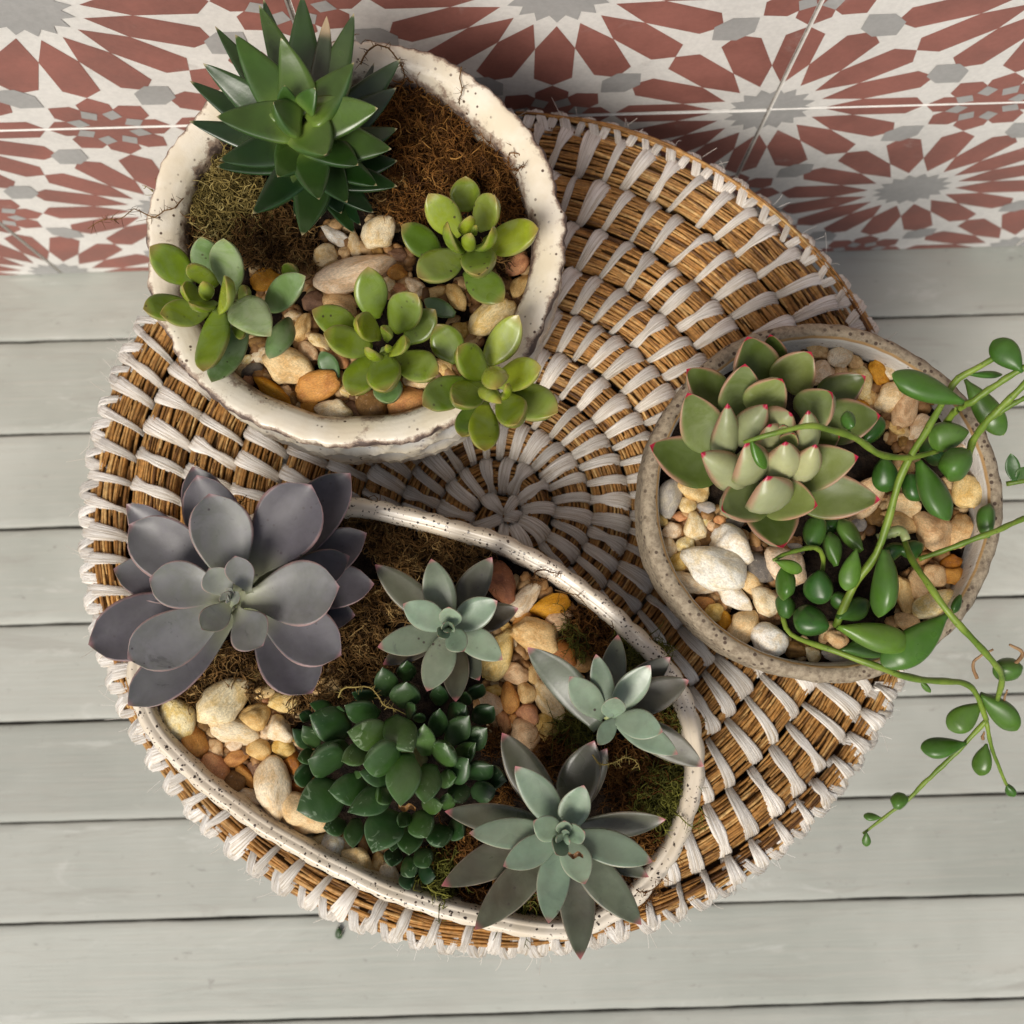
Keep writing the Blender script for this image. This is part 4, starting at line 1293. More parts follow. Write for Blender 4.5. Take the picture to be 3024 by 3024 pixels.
# --- trailing string of beans
o_ = P('C', 1350, 1000, SCC)
beans = empty('string_of_beans', o_, 'trailing stems with glossy green bean leaves spilling from the stoneware bowl', 'succulent')
def C(x, y, z): return P('C', x, y, z)
def R6(x, y, z): return P('C', x + 437.8, y + 1167.4, z)
stems = [
    ([(1120, 1385, .299), (1200, 1215, .308), (1300, 1080, .314), (1345, 950, .318), (1380, 810, .322), (1430, 690, .326), (1520, 540, .330), (1600, 400, .333), (1645, 325, .335), (1720, 280, .338), (1825, 217, .341)], [.0019, .0017, .0013], 'stem'),
    ([(1590, 520, .322), (1640, 455, .330), (1720, 405, .337), (1850, 325, .342), (1932, 275, .345), (2020, 220, .346)], [.0016, .0014, .0012], 'stem'),
    ([(1690, 660, .318), (1715, 590, .324), (1790, 490, .332), (1890, 390, .338), (1960, 320, .341), (2040, 250, .342)], [.0017, .0016, .0013], 'stem'),
    ([(1810, 475, .333), (1890, 430, .336), (1970, 395, .338), (2040, 370, .338)], [.0012, .0009], 'stem'),
    ([(725, 592, .362), (850, 555, .366), (1000, 520, .366), (1080, 535, .362), (1200, 575, .352), (1310, 640, .338), (1440, 655, .328), (1560, 630, .322)], [.0008, .0014, .0015, .0011], 'stem'),
    ([(1415, 1010, .303), (1450, 1100, .312), (1530, 1220, .320), (1610, 1330, .322), (1700, 1430, .318), (1790, 1530, .308), (1833, 1607, .296), (1818, 1700, .284)], [.0015, .0016, .0013], 'stem'),
    ([(890, 1330, .299), (910, 1400, .301), (965, 1440, .304), (1120, 1494, .311), (1330, 1570, .313), (1468, 1607, .306), (1588, 1617, .298), (1678, 1628, .290), (1728, 1678, .282), (1770, 1790, .274)], [.0011, .0016, .0013], 'stem'),
    ([(1770, 1790, .274), (1718, 1848, .270), (1618, 1958, .264), (1518, 2047, .258), (1438, 2127, .252), (1358, 2187, .248), (1240, 2278, .240)], [.0013, .0012, .0007], 'stem'),
    ([(1770, 1790, .274), (1788, 1898, .268), (1828, 2007, .260), (1868, 2090, .254)], [.0011, .0008], 'stem'),
    ([(1480, 1095, .303), (1620, 1050, .308), (1800, 990, .312), (1932, 930, .310), (2030, 890, .308)], [.0011, .0013, .0012], 'stem'),
    ([(1855, 772, .290), (1932, 760, .292), (2020, 750, .292)], [.0012, .0012], 'stem'),
    ([(850, 1102, .319), (920, 1070, .319), (1030, 1050, .315), (1062, 1100, .309), (1055, 1180, .305)], [.0008, .0012, .0010], 'stem'),
    ([(1730, 1610, .290), (1710, 1535, .292), (1800, 1485, .295)], [.0009, .0005], 'stem_dry'),
    ([(1840, 1562, .288), (1880, 1555, .291), (1930, 1500, .292), (1870, 1465, .293)], [.0007, .0010, .0006], 'stem_dry'),
    ([(1845, 1720, .280), (1860, 1660, .284)], [.0006, .0004], 'stem_dry'),
    ([(1755, 1870, .268), (1760, 1840, .272)], [.0009, .0004], 'stem_dry'),
    ([(1300, 1005, .304), (1400, 975, .306), (1425, 1015, .307)], [.0018, .0026, .0020], 'stem_pale'),
    ([(1185, 560, .353), (1180, 525, .355), (1188, 500, .356)], [.0006, .0005], 'stem')]
for pts, rad, mt in stems:
    make_stem(beans, o_, [C(*p) for p in pts], [q * .76 for q in rad], M[mt], 40 if len(pts) > 4 else 14, 8, jitter=.00008)
BL_ = [(1672, 420, 1362, 298, 135, .340, .20), (1925, 290, 1798, 153, 125, .345, .2), (1678, 322, 1845, 562, 120, .318, .75), (1700, 300, 1840, 300, 40, .336, .3), (1690, 545, 1520, 585, 140, .326, .5),
       (1690, 625, 1605, 755, 150, .330, .3), (1590, 560, 1530, 690, 140, .315, .8), (1480, 672, 1610, 930, 140, .325, .2), (1330, 655, 1340, 808, 120, .315, .6), (1250, 590, 1310, 480, 100, .304, .9),
       (1430, 730, 1500, 838, 120, .305, .9), (1775, 1005, 1785, 855, 100, .307, .6), (1190, 530, 1180, 462, 72, .357, .4), (755, 585, 820, 708, 60, .361, .0), (1008, 1040, 1040, 905, 110, .314, .5),
       (1125, 1125, 1095, 978, 95, .309, .6), (1210, 1050, 1163, 1232, 95, .318, .1), (1330, 1055, 1305, 1348, 140, .318, .15), (1050, 1145, 1042, 1290, 135, .313, .7), (862, 1105, 975, 1150, 62, .322, .0),
       (900, 1118, 895, 1275, 105, .316, .3), (1090, 1392, 945, 1320, 140, .309, .8), (1130, 1388, 1448, 1462, 135, .318, .15), (1605, 1330, 1318, 1555, 160, .316, .2), (1130, 1350, 1270, 1290, 105, .303, .9),
       (1140, 1490, 1380, 1450, 115, .306, .8), (1235, 1060, 1140, 918, 100, .308, .5), (895, 1250, 925, 1345, 95, .303, .9), (1390, 1060, 1500, 1050, 85, .303, .85), (1140, 930, 1080, 980, 80, .302, .9),
       (1110, 1250, 1190, 1290, 90, .303, .9), (1350, 800, 1340, 700, 90, .302, .9), (1420, 1040, 1330, 1090, 80, .302, .9), (1660, 1250, 1630, 1330, 50, .31, .9)]
for bx, by, tx, ty, w, z, age in BL_:
    L_ = math.hypot(tx - bx, ty - by)
    kd = 'pea' if L_ / w < 1.35 else 'bean'
    make_leaf(beans, o_, C(bx, by, z), C(tx, ty, z - .002 + rng.uniform(-.002, .002)), .93 * w * REG['C'][2] * mpp(z), kd, M['bean'], age, bend=rng.normal(0, .02), roll=rng.uniform(-1.2, 1.2))
for bx, by, tx, ty, w, z, age in [(1312, 548, 1168, 662, 108, .276, .3), (1308, 512, 1465, 668, 108, .280, .35), (1245, 722, 1048, 745, 92, .270, .3), (1332, 725, 1302, 862, 80, .268, .5),
                                  (990, 950, 935, 1005, 72, .256, .3), (878, 1043, 802, 1035, 36, .250, .1), (815, 1105, 815, 1168, 36, .244, .3), (1420, 900, 1447, 955, 44, .256, .3),
                                  (1362, 405, 1478, 380, 105, .290, .5), (1050, 455, 1090, 505, 30, .297, .1)]:
    L_ = math.hypot(tx - bx, ty - by)
    make_leaf(beans, o_, R6(bx, by, z), R6(tx, ty, z - .002), w * REG['C'][2] * mpp(z), 'pea' if L_ / w < 1.35 else 'bean', M['bean'], age, roll=rng.uniform(-1.2, 1.2))
for bx, by, tx, ty, w in [(1890, 760, 1875, 640, 60), (1900, 755, 1950, 700, 60), (1960, 755, 1990, 690, 60)]:
    make_leaf(beans, o_, C(bx, by, .292), C(tx, ty, .294), w * REG['C'][2] * mpp(.29), 'spath', M['bean'], .9)

# ------------------------------------------------------------------ pebbles
def pebble_proto(seed, angular, sub=3):
    import bmesh
    from mathutils import noise as mn
    bm = bmesh.new()
    bmesh.ops.create_icosphere(bm, subdivisions=sub, radius=1)
    r_ = np.random.default_rng(seed)
    V = np.array([v.co[:] for v in bm.verts])
    D = r_.normal(0, 1, (11, 3)); D /= np.linalg.norm(D, axis=1, keepdims=True)
    off = r_.uniform(.58, .92, 11)
    # soft minimum of cutting planes gives worn facets
    dot = V @ D.T
    lim = np.where(dot > .05, off[None] / np.maximum(dot, .05), 9)
    kk = 14.0 if angular < .5 else 46.0
    rad = -np.log(np.exp(-kk * np.minimum(lim, 3)).sum(1) + np.exp(-kk * 1.0)) / kk
    rad = rad * (.6 + .4 * angular) + 1.0 * (1 - (.6 + .4 * angular))
    for i, v in enumerate(bm.verts):
        p = V[i]
        nn = mn.noise(Vector((p[0] * 1.1 + seed, p[1] * 1.1, p[2] * 1.1))) * .16 + mn.noise(Vector((p[0] * 3 + seed, p[1] * 3, p[2] * 3))) * .06 * (.5 + angular) + mn.noise(Vector((p[0] * 7, p[1] * 7 + seed, p[2] * 7))) * .022 * angular
        v.co = Vector(p * (rad[i] + nn))
    mx = np.array([v.co[:] for v in bm.verts])
    ext = (mx.max(0) - mx.min(0)) / 2; cen = (mx.max(0) + mx.min(0)) / 2
    for v in bm.verts:
        v.co = Vector(((v.co.x - cen[0]) / ext[0], (v.co.y - cen[1]) / ext[1], (v.co.z - cen[2]) / ext[2]))
    me = bpy.data.meshes.new('pebble')
    bm.to_mesh(me); bm.free()
    me.polygons.foreach_set('use_smooth', np.ones(len(me.polygons), bool))
    me.materials.append(M['stone_tan'])
    return me
PROTO = {0: [pebble_proto(s, .25) for s in range(5)], 1: [pebble_proto(20 + s, .75) for s in range(6)], 2: [pebble_proto(40 + s, 1.0) for s in range(4)]}

LAND = {'A': [('the tall dark rosette', 'A1', 1150, 1250), ('the left rim', 'A2', 520, 1120), ('the front rim', 'A2', 1250, 1560), ('the middle sedum', 'A3', 325, 1370), ('the upper right sedum', 'A3', 960, 640),
              ('the front right sedum', 'A3', 1000, 1650), ('the left sedum', 'A2', 520, 800), ('the right rim', 'A3', 1420, 860), ('the brown moss', 'A2', 800, 420)],
        'B': [('the lilac rosette', 'BL', 800, 60), ('the dark window clump', 'BL', 1400, 800), ('the front rim', 'BL', 700, 1180), ('the back rim', 'BM', 700, 230), ('the back silvery rosette', 'BM', 150, 700),
              ('the leaning silvery rosette', 'BM', 1000, 1300), ('the large silvery rosette', 'BM', 500, 1900), ('the left end', 'BL', 30, 500)],
        'C': [('the red tipped rosette', 'C', 850, 700), ('the left rim', 'CL', 60, 700), ('the front rim', 'CL', 800, 1780), ('the back rim', 'CR', 400, 80), ('the right rim', 'CR', 1090, 900), ('the pea shaped leaves', 'C', 1030, 1230),
              ('the long stem', 'C', 1450, 1130)]}
POTN = {'A': 'round cream pot', 'B': 'half moon pot', 'C': 'stoneware bowl'}
CN = {'white': 'white', 'cream': 'cream', 'tan': 'tan', 'orange': 'orange', 'brown': 'brown', 'peach': 'pinkish', 'grey': 'grey', 'rust': 'rust red', 'yellow': 'yellowish', 'dark': 'dark'}
PEB = []
def pebs(pot, reg, zs, rows):
    for r_ in rows:
        x, y, l, s, ang, col = r_[:6]
        PEB.append((pot, reg, zs, x, y, max(l, s), min(l, s), ang, col, r_[6] if len(r_) > 6 else None))
pebs('A', 'A2', SA, [
    (1300, 615, 470, 185, -20, 'peach', 0), (1440, 375, 215, 180, -50, 'cream', 1), (1170, 390, 180, 85, 35, 'white', 2), (1290, 435, 145, 85, 70, 'peach', 2), (1130, 510, 150, 130, 0, 'peach', 1),
    (1235, 505, 95, 75, 80, 'tan', 2), (1550, 505, 115, 85, 10, 'brown', 1), (1550, 610, 115, 90, 0, 'orange', 1), (1500, 680, 95, 80, 40, 'peach', 1), (1552, 702, 95, 60, 0, 'orange', 1),
    (1645, 690, 130, 85, 25, 'peach', 2), (1775, 725, 120, 62, -5, 'tan', 2), (1895, 755, 180, 95, 65, 'tan', 2), (770, 650, 175, 125, -10, 'orange', 1), (800, 712, 95, 80, 10, 'peach', 1),
    (1020, 620, 115, 90, 70, 'brown', 1), (1060, 780, 150, 115, 0, 'brown', 1), (1210, 795, 205, 150, 20, 'tan', 0), (990, 935, 165, 100, -50, 'tan', 2), (1080, 1015, 160, 80, 30, 'peach', 1),
    (1015, 1078, 145, 100, 35, 'tan', 1), (740, 1105, 120, 85, -20, 'cream', 2), (905, 1165, 295, 205, 12, 'yellow', 1), (690, 1190, 125, 90, -10, 'dark', 2), (1065, 1285, 280, 160, -12, 'orange', 1),
    (815, 1315, 260, 90, 30, 'orange', 1), (672, 1245, 70, 50, 40, 'orange', 1), (888, 1300, 75, 50, 0, 'tan', 1), (1025, 1408, 108, 90, 0, 'orange', 1), (1170, 1425, 215, 130, 5, 'cream', 1),
    (1290, 1425, 125, 100, 45, 'brown', 1), (1405, 1405, 225, 180, 45, 'brown', 1), (1605, 1385, 225, 155, -25, 'orange', 1), (1195, 1125, 130, 105, 60, 'orange', 2), (1240, 1310, 115, 60, 25, 'peach', 1),
    (1660, 1250, 150, 95, 20, 'peach', 2), (1582, 1290, 75, 60, 0, 'orange', 2), (350, 975, 75, 60, 0, 'peach', 1), (940, 1360, 115, 80, 30, 'brown', 1), (730, 1030, 115, 80, 0, 'brown', 2),
    (930, 862, 95, 60, -10, 'peach', 1), (1082, 815, 65, 42, 0, 'peach', 1), (1820, 1170, 125, 90, 30, 'tan', 2), (650, 1130, 90, 60, -30, 'cream', 2), (1420, 460, 160, 70, 60, 'brown', 1)])
pebs('A', 'A3', SA, [(1280, 800, 205, 130, -40, 'orange', 1), (1290, 950, 195, 110, -65, 'tan', 1), (1085, 1170, 350, 200, -42, 'peach', 0), (872, 1262, 125, 110, 20, 'tan', 1), (1100, 875, 100, 85, 60, 'tan', 1),
                     (1250, 1060, 120, 80, 60, 'brown', 1), (1210, 935, 105, 85, 70, 'brown', 1), (740, 1540, 150, 90, 40, 'tan', 1), (930, 1310, 110, 80, 0, 'brown', 1), (1150, 1530, 130, 100, 0, 'tan', 1)])
pebs('B', 'BL', SB, [
    (195, 390, 330, 250, 82, 'cream', 0), (560, 250, 450, 300, -42, 'cream', 1), (785, 375, 240, 215, 20, 'tan', 2), (640, 495, 380, 200, 15, 'cream', 0), (1010, 480, 230, 195, 20, 'cream', 2),
    (320, 590, 260, 180, 60, 'orange', 1), (480, 640, 160, 140, 60, 'tan', 1), (640, 590, 138, 132, 0, 'peach', 0), (845, 640, 180, 155, 10, 'tan', 0), (1040, 635, 175, 140, 10, 'tan', 1),
    (660, 712, 200, 120, -12, 'orange', 1), (460, 810, 245, 220, 60, 'orange', 0), (730, 858, 220, 95, 50, 'orange', 1), (955, 960, 460, 265, 83, 'cream', 0), (740, 1025, 265, 115, 15, 'cream', 1),
    (640, 905, 205, 170, 20, 'brown', 1), (1120, 755, 190, 150, 50, 'rust', 2), (950, 730, 145, 90, -10, 'rust', 1), (892, 515, 130, 105, -50, 'peach', 2), (1060, 262, 250, 150, 10, 'yellow', 2),
    (1205, 1190, 380, 300, 40, 'yellow', 2), (1320, 1400, 195, 105, -28, 'yellow', 0), (1430, 1450, 200, 180, -60, 'white', 2), (1640, 1580, 285, 235, 40, 'yellow', 1), (1820, 1600, 210, 115, 75, 'tan', 1),
    (1905, 1700, 250, 150, 75, 'cream', 1), (1360, 150, 310, 150, -20, 'tan', 1), (1150, 960, 140, 100, 60, 'rust', 1), (880, 180, 165, 110, -20, 'yellow', 1), (790, 45, 160, 90, 0, 'yellow', 1),
    (392, 430, 200, 115, 75, 'brown', 1), (830, 790, 155, 130, 0, 'brown', 1), (1010, 1220, 130, 100, 60, 'brown', 1), (875, 1145, 115, 90, 30, 'brown', 1), (1545, 1410, 115, 70, 70, 'peach', 1),
    (458, 552, 95, 70, 0, 'brown', 1), (955, 362, 175, 90, 0, 'brown', 1), (1170, 600, 125, 90, 30, 'brown', 1), (1090, 560, 90, 70, 0, 'tan', 1), (910, 270, 120, 80, 20, 'orange', 1)])
pebs('B', 'BM', SB, [
    (262, 265, 420, 270, 45, 'rust', 2), (490, 420, 340, 190, -40, 'cream', 2), (728, 485, 360, 205, -15, 'orange', 1), (800, 622, 245, 200, -50, 'tan', 1), (590, 765, 430, 285, 28, 'tan', 2),
    (830, 935, 290, 230, 20, 'rust', 2), (1020, 1005, 240, 190, 10, 'brown', 1), (225, 950, 470, 265, 110, 'yellow', 1), (390, 1122, 240, 185, 10, 'tan', 1), (340, 1350, 275, 162, 82, 'orange', 0),
    (500, 1302, 205, 165, 65, 'tan', 0), (170, 1412, 260, 165, 35, 'peach', 1), (182, 1290, 175, 105, -10, 'tan', 1), (560, 1142, 210, 110, 70, 'tan', 1), (700, 1385, 420, 190, 50, 'peach', 1),
    (510, 1512, 225, 185, 55, 'orange', 1), (390, 1552, 125, 100, 10, 'orange', 1), (282, 1582, 225, 110, 75, 'orange', 2), (690, 1642, 275, 195, 78, 'tan', 1), (480, 1705, 300, 240, 60, 'tan', 1),
    (340, 790, 175, 82, 60, 'cream', 2), (450, 612, 200, 110, -40, 'orange', 1), (272, 692, 155, 90, -10, 'tan', 1), (880, 842, 135, 90, 30, 'brown', 1), (420, 985, 125, 90, 20, 'brown', 1),
    (580, 1900, 140, 110, 0, 'brown', 1)])
pebs('C', 'CL', SCC, [
    (245, 385, 360, 220, 105, 'grey', 0), (480, 300, 310, 210, 35, 'yellow', 1), (415, 455, 165, 150, 50, 'peach', 1), (580, 482, 200, 115, 10, 'grey', 1), (350, 566, 155, 95, 0, 'orange', 1),
    (180, 595, 180, 95, 42, 'yellow', 2), (270, 697, 180, 150, -30, 'peach', 1), (478, 670, 280, 200, 65, 'cream', 2), (575, 600, 125, 105, 60, 'cream', 1), (240, 842, 215, 135, 78, 'peach', 1),
    (400, 835, 170, 150, -30, 'cream', 1), (340, 992, 195, 165, -40, 'tan', 0), (675, 1050, 600, 390, 28, 'white', 1), (862, 835, 410, 305, 25, 'white', 2), (830, 642, 255, 115, 0, 'dark', 0),
    (1100, 1052, 300, 235, 70, 'dark', 0), (475, 1212, 360, 175, 30, 'cream', 2), (580, 1402, 205, 140, 10, 'orange', 2), (682, 1482, 195, 170, 40, 'tan', 1), (860, 1335, 370, 185, 28, 'white', 1),
    (1022, 1192, 230, 185, 30, 'yellow', 1), (1160, 1382, 330, 230, 38, 'cream', 2), (955, 1600, 330, 245, -45, 'yellow', 1), (1198, 1730, 340, 270, 10, 'white', 1), (772, 1560, 185, 130, 65, 'orange', 1),
    (1190, 1532, 255, 120, 10, 'brown', 1), (1350, 1030, 420, 320, 30, 'peach', 1), (1430, 872, 185, 110, 20, 'grey', 1), (1842, 1720, 180, 160, 60, 'tan', 2), (1602, 1880, 175, 125, 30, 'cream', 2),
    (1430, 1832, 225, 155, 15, 'brown', 1), (730, 612, 125, 105, 20, 'orange', 1), (620, 772, 185, 115, -20, 'brown', 1), (650, 662, 105, 85, 60, 'tan', 1), (1080, 872, 115, 95, 0, 'brown', 1)])
pebs('C', 'CR', SCC, [
    (30, 72, 135, 90, 20, 'tan', 1), (162, 106, 150, 125, -40, 'cream', 1), (60, 202, 145, 130, 10, 'peach', 1), (252, 146, 115, 80, 20, 'tan', 1), (292, 255, 215, 135, 60, 'peach', 2), (396, 212, 165, 100, 65, 'orange', 2),
    (350, 356, 105, 85, 60, 'tan', 1), (466, 342, 205, 140, -50, 'peach', 1), (560, 430, 205, 140, -62, 'tan', 1), (520, 536, 115, 80, 22, 'tan', 1), (640, 532, 170, 105, -52, 'peach', 1), (546, 616, 78, 66, 60, 'brown', 1),
    (446, 202, 110, 80, 30, 'cream', 1), (302, 402, 85, 60, 20, 'orange', 1), (700, 372, 150, 60, 5, 'brown', 1), (306, 962, 260, 170, -45, 'yellow', 1), (386, 1062, 135, 105, -30, 'brown', 1), (540, 1002, 195, 140, 22, 'yellow', 1),
    (512, 1102, 235, 110, 15, 'tan', 1), (716, 1152, 245, 205, 30, 'tan', 2), (876, 1156, 205, 145, -70, 'tan', 1), (936, 912, 200, 170, -60, 'yellow', 1), (902, 682, 195, 100, -25, 'peach', 1), (736, 1422, 145, 125, 60, 'tan', 0),
    (862, 1426, 155, 100, 10, 'orange', 1), (642, 1482, 185, 135, 70, 'tan', 1), (552, 1542, 240, 105, 75, 'tan', 2), (752, 1602, 280, 165, -22, 'cream', 1), (572, 1702, 160, 110, 20, 'tan', 1), (280, 1116, 82, 76, 0, 'grey', 0),
    (832, 1342, 120, 85, -20, 'rust', 1), (1002, 1002, 95, 78, 60, 'orange', 1), (622, 1602, 95, 85, 0, 'brown', 1), (550, 762, 115, 80, 30, 'tan', 1), (132, 1902, 155, 80, 10, 'grey', 1), (952, 532, 85, 58, 10, 'tan', 1),
    (90, 110, 90, 70, 0, 'brown', 1), (170, 195, 100, 80, 60, 'tan', 1)])

def where_words(pot, u, v):
    ds = []
    for nm, reg, x, y in LAND[pot]:
        a_, b_ = px(reg, x, y)
        dx, dy = u - a_, v - b_
        ds.append((math.hypot(dx, dy), nm, dx, dy))
    ds.sort(); pass
    (d1, n1, dx, dy), (d2, n2, _, _) = ds[0], ds[1]
    if 'rim' in n1:
        rel = 'against' if d1 < 75 else 'near'
    elif abs(dx) > abs(dy):
        rel = 'right of' if dx > 0 else 'left of'
    else:
        rel = 'below' if dy > 0 else 'above'
    return rel + ' ' + n1, n2
seen = {}
infos = []
for pot, reg, zs, x, y, l, s, ang, col, cls in PEB:
    u, v = px(reg, x, y)
    sp = l * REG[reg][2]
    size = 'large' if sp > 105 else ('small' if sp < 52 else '')
    shape = 'long' if l / s > 1.75 else ('round' if l / s < 1.2 else ('chunky' if cls == 2 else ''))
    w1, w2 = where_words(pot, u, v)
    infos.append([pot, u, v, size, CN[col], shape, w1, w2, 0])
def lab(i, lev):
    pot, u, v, size, col, shape, w1, w2, _ = i
    adj = ' '.join(x for x in (size, shape, col) if x)
    base = f"{adj} pebble {w1}"
    if lev >= 1 and w2 not in w1: base = f"{adj} pebble {w1}, towards {w2}"
    if lev == 0: base += f" in the {POTN[pot]}"
    if lev == 2: base = f"{adj} pebble {w1}, towards {w2.replace('the ', '')}"
    return base
from collections import Counter
labels = [lab(i, 0) for i in infos]
cnt = Counter(labels)
lv = [1 if cnt[l] > 1 else 0 for l in labels]
def cap(l, pot):
    t_ = f" in the {POTN[pot]}"
    return l + t_ if len((l + t_).split()) <= 15 else l + {'A': ' (round pot)', 'B': ' (half moon pot)', 'C': ' (bowl)'}[pot].replace('(', 'in ').replace(')', '') if len(l.split()) <= 12 else l
labels = [cap(lab(i, 1), i[0]) if k else l for i, k, l in zip(infos, lv, labels)]
# still equal: order them in the picture, upper / lower or left / right of a pair
cnt = Counter(labels)
for l in [k for k, c_ in cnt.items() if c_ > 1]:
    idx = [i for i, x in enumerate(labels) if x == l]
    us = [infos[i][1] for i in idx]; vs = [infos[i][2] for i in idx]
    ax = 1 if max(us) - min(us) > max(vs) - min(vs) else 2
    idx.sort(key=lambda i: infos[i][ax])
    names = (['leftmost', 'rightmost'] if ax == 1 else ['upper', 'lower']) if len(idx) == 2 else (['leftmost', 'middle', 'rightmost'] if ax == 1 else ['upper', 'middle', 'lower'])
    if len(idx) <= 3:
        for i, nm in zip(idx, names): labels[i] = nm + ' ' + labels[i].replace(' in the ' + POTN[infos[i][0]], '')
labels = [l if len(l.split()) <= 16 else l.replace(' the ', ' ') for l in labels]
gp, gr = [], []
for (pot, reg, zs, x, y, l, s, ang, col, cls), lb in zip(PEB, labels):
    sc_ = REG[reg][2] * mpp(zs)
    L_, S_ = l * sc_ / 2, s * sc_ / 2
    cls = cls if cls is not None else 1
    H_ = S_ * random.uniform(.62, .85)
    z = zs - .0010 + H_ * (1.0 if col not in ('brown', 'dark') else .5)
    p = P(reg, x, y, z)
    me = random.choice(PROTO[cls])
    o = mobj('pebble', me, None, p)
    o.scale = (L_ * 1.10, S_ * 1.10, H_ * 1.1)
    o.rotation_euler = (random.uniform(-.22, .22), random.uniform(-.22, .22), -R(ang) + random.uniform(-.1, .1) + random.choice((0, math.pi)))
    o.material_slots[0].link = 'OBJECT'
    o.material_slots[0].material = M['stone_' + col]
    tag(o, lb, 'pebble', {'A': 'pebbles in the round cream pot', 'B': 'pebbles in the half moon pot', 'C': 'pebbles in the stoneware bowl'}[pot])
    O_ = {'A': OA, 'B': OB, 'C': OC}[pot]
    for q in range(9):
        th = random.uniform(0, 6.28); rr = random.uniform(.6, 1.5)
        g = p[:2] + np.array([math.cos(th), math.sin(th)]) * rr * (L_ + S_) / 2
        if inside(g, O_, .0125 if pot == 'A' else .0085):
            gp.append((g[0], g[1], zs - .0022 + random.uniform(-.002, .0010), random.uniform(.0014, .0034), pot))
# small gravel lying between the pebbles
src = pebble_proto(77, .7, 2)
bv = np.zeros(len(src.vertices) * 3, np.float32); src.vertices.foreach_get('co', bv); bv = bv.reshape(-1, 3)
bt = np.array([p.vertices[:] for p in src.polygons])
bpy.data.meshes.remove(src)
for pot, root, o0 in (('A', potA, (CA[0], CA[1], HT)), ('B', potB, (cB[0], cB[1], HT)), ('C', potC, (CC[0], CC[1], HT))):
    Vs, Ts, Rn = [], [], []
    off = 0
    for gx, gy, gz, r_, pt in gp:
        if pt != pot: continue
        A_ = np.linalg.qr(rng.normal(0, 1, (3, 3)))[0]
        Vs.append((bv * np.array([r_ * 1.25, r_, r_ * .75])) @ A_.T + np.array([gx, gy, gz]) - np.array(o0))
        Ts.append(bt + off); off += len(bv); Rn.append(np.full(len(bv), rng.uniform(0, 1)))
    me = mesh_np('gravel', np.concatenate(Vs), None, np.concatenate(Ts), attrs={'rnd': np.concatenate(Rn)}, mats=[M['gravel']])
    o = mobj('gravel', me, None, o0)
    tag(o, f'fine brown gravel between the pebbles in the {POTN[pot]}', 'gravel', None, 'stuff')

# ------------------------------------------------------------------ moss
def moss(name, label, blobs, zs, mat_keys, org):
    """blobs: (reg, x, y, radius px, strands, material key, height mm)"""
    o0 = np.array(org)
    for key in mat_keys:
        paths, rads, rn = [], [], []
        K_ = 8
        for reg, x, y, rpx, cnt, mk, hmm in blobs:
            if mk != key: continue
            rad = rpx * REG[reg][2] * mpp(zs)
            c = P(reg, x, y, zs)
            for i in range(int(cnt * .68)):
                th, rr = rng.uniform(0, 6.283), rad * math.sqrt(rng.uniform(0, 1))
                dome = 1 - (rr / rad) ** 2 * .7
                p0 = c + np.array([math.cos(th) * rr, math.sin(th) * rr, rng.uniform(-.2, 1.35) * hmm * .001 * dome])
                d = rng.normal(0, 1, 3); d[2] = abs(d[2]) * .35; d /= np.linalg.norm(d)
                ln = rng.uniform(.006, .014)
                pts = [p0]
                turn = rng.normal(0, .9, 3)
                for k in range(K_ - 1):
                    d = d + np.cross(d, turn) * .6 + rng.normal(0, .30, 3)
                    d[2] -= .10 if pts[-1][2] > p0[2] + .002 else 0
                    d /= np.linalg.norm(d)
                    pts.append(pts[-1] + d * ln / (K_ - 1))
                pts = np.array(pts)
                thick = rng.choice([.00022, .00028, .00036])
                v = float(np.clip(rng.uniform(0, 1) * .55 + .22 + .30 * math.sin(p0[0] * 520) * math.sin(p0[1] * 470 + 1), 0, 1))
                paths.append(pts); rads.append(np.linspace(thick, .00011, K_)); rn.append(v)
                for b in range(3):
                    k = rng.integers(1, K_ - 1)
                    dd = rng.normal(0, 1, 3); dd /= np.linalg.norm(dd)
                    bp = pts[k] + dd * np.linspace(0, 1, K_)[:, None] * rng.uniform(.0012, .003) + rng.normal(0, 1, 3) * (np.linspace(0, 1, K_)[:, None] ** 2) * .0007
                    paths.append(bp); rads.append(np.linspace(.00020, .00008, K_)); rn.append(v)
        if not paths: continue
        V, Q = tubes(np.array(paths), np.array(rads), 3)
        me = mesh_np('moss', V - o0, Q, attrs={'rnd': np.repeat(rn, K_ * 3)}, mats=[M[key]])
        o = mobj(name, me, None, org)
        tag(o, label[key], 'moss', None, 'stuff')

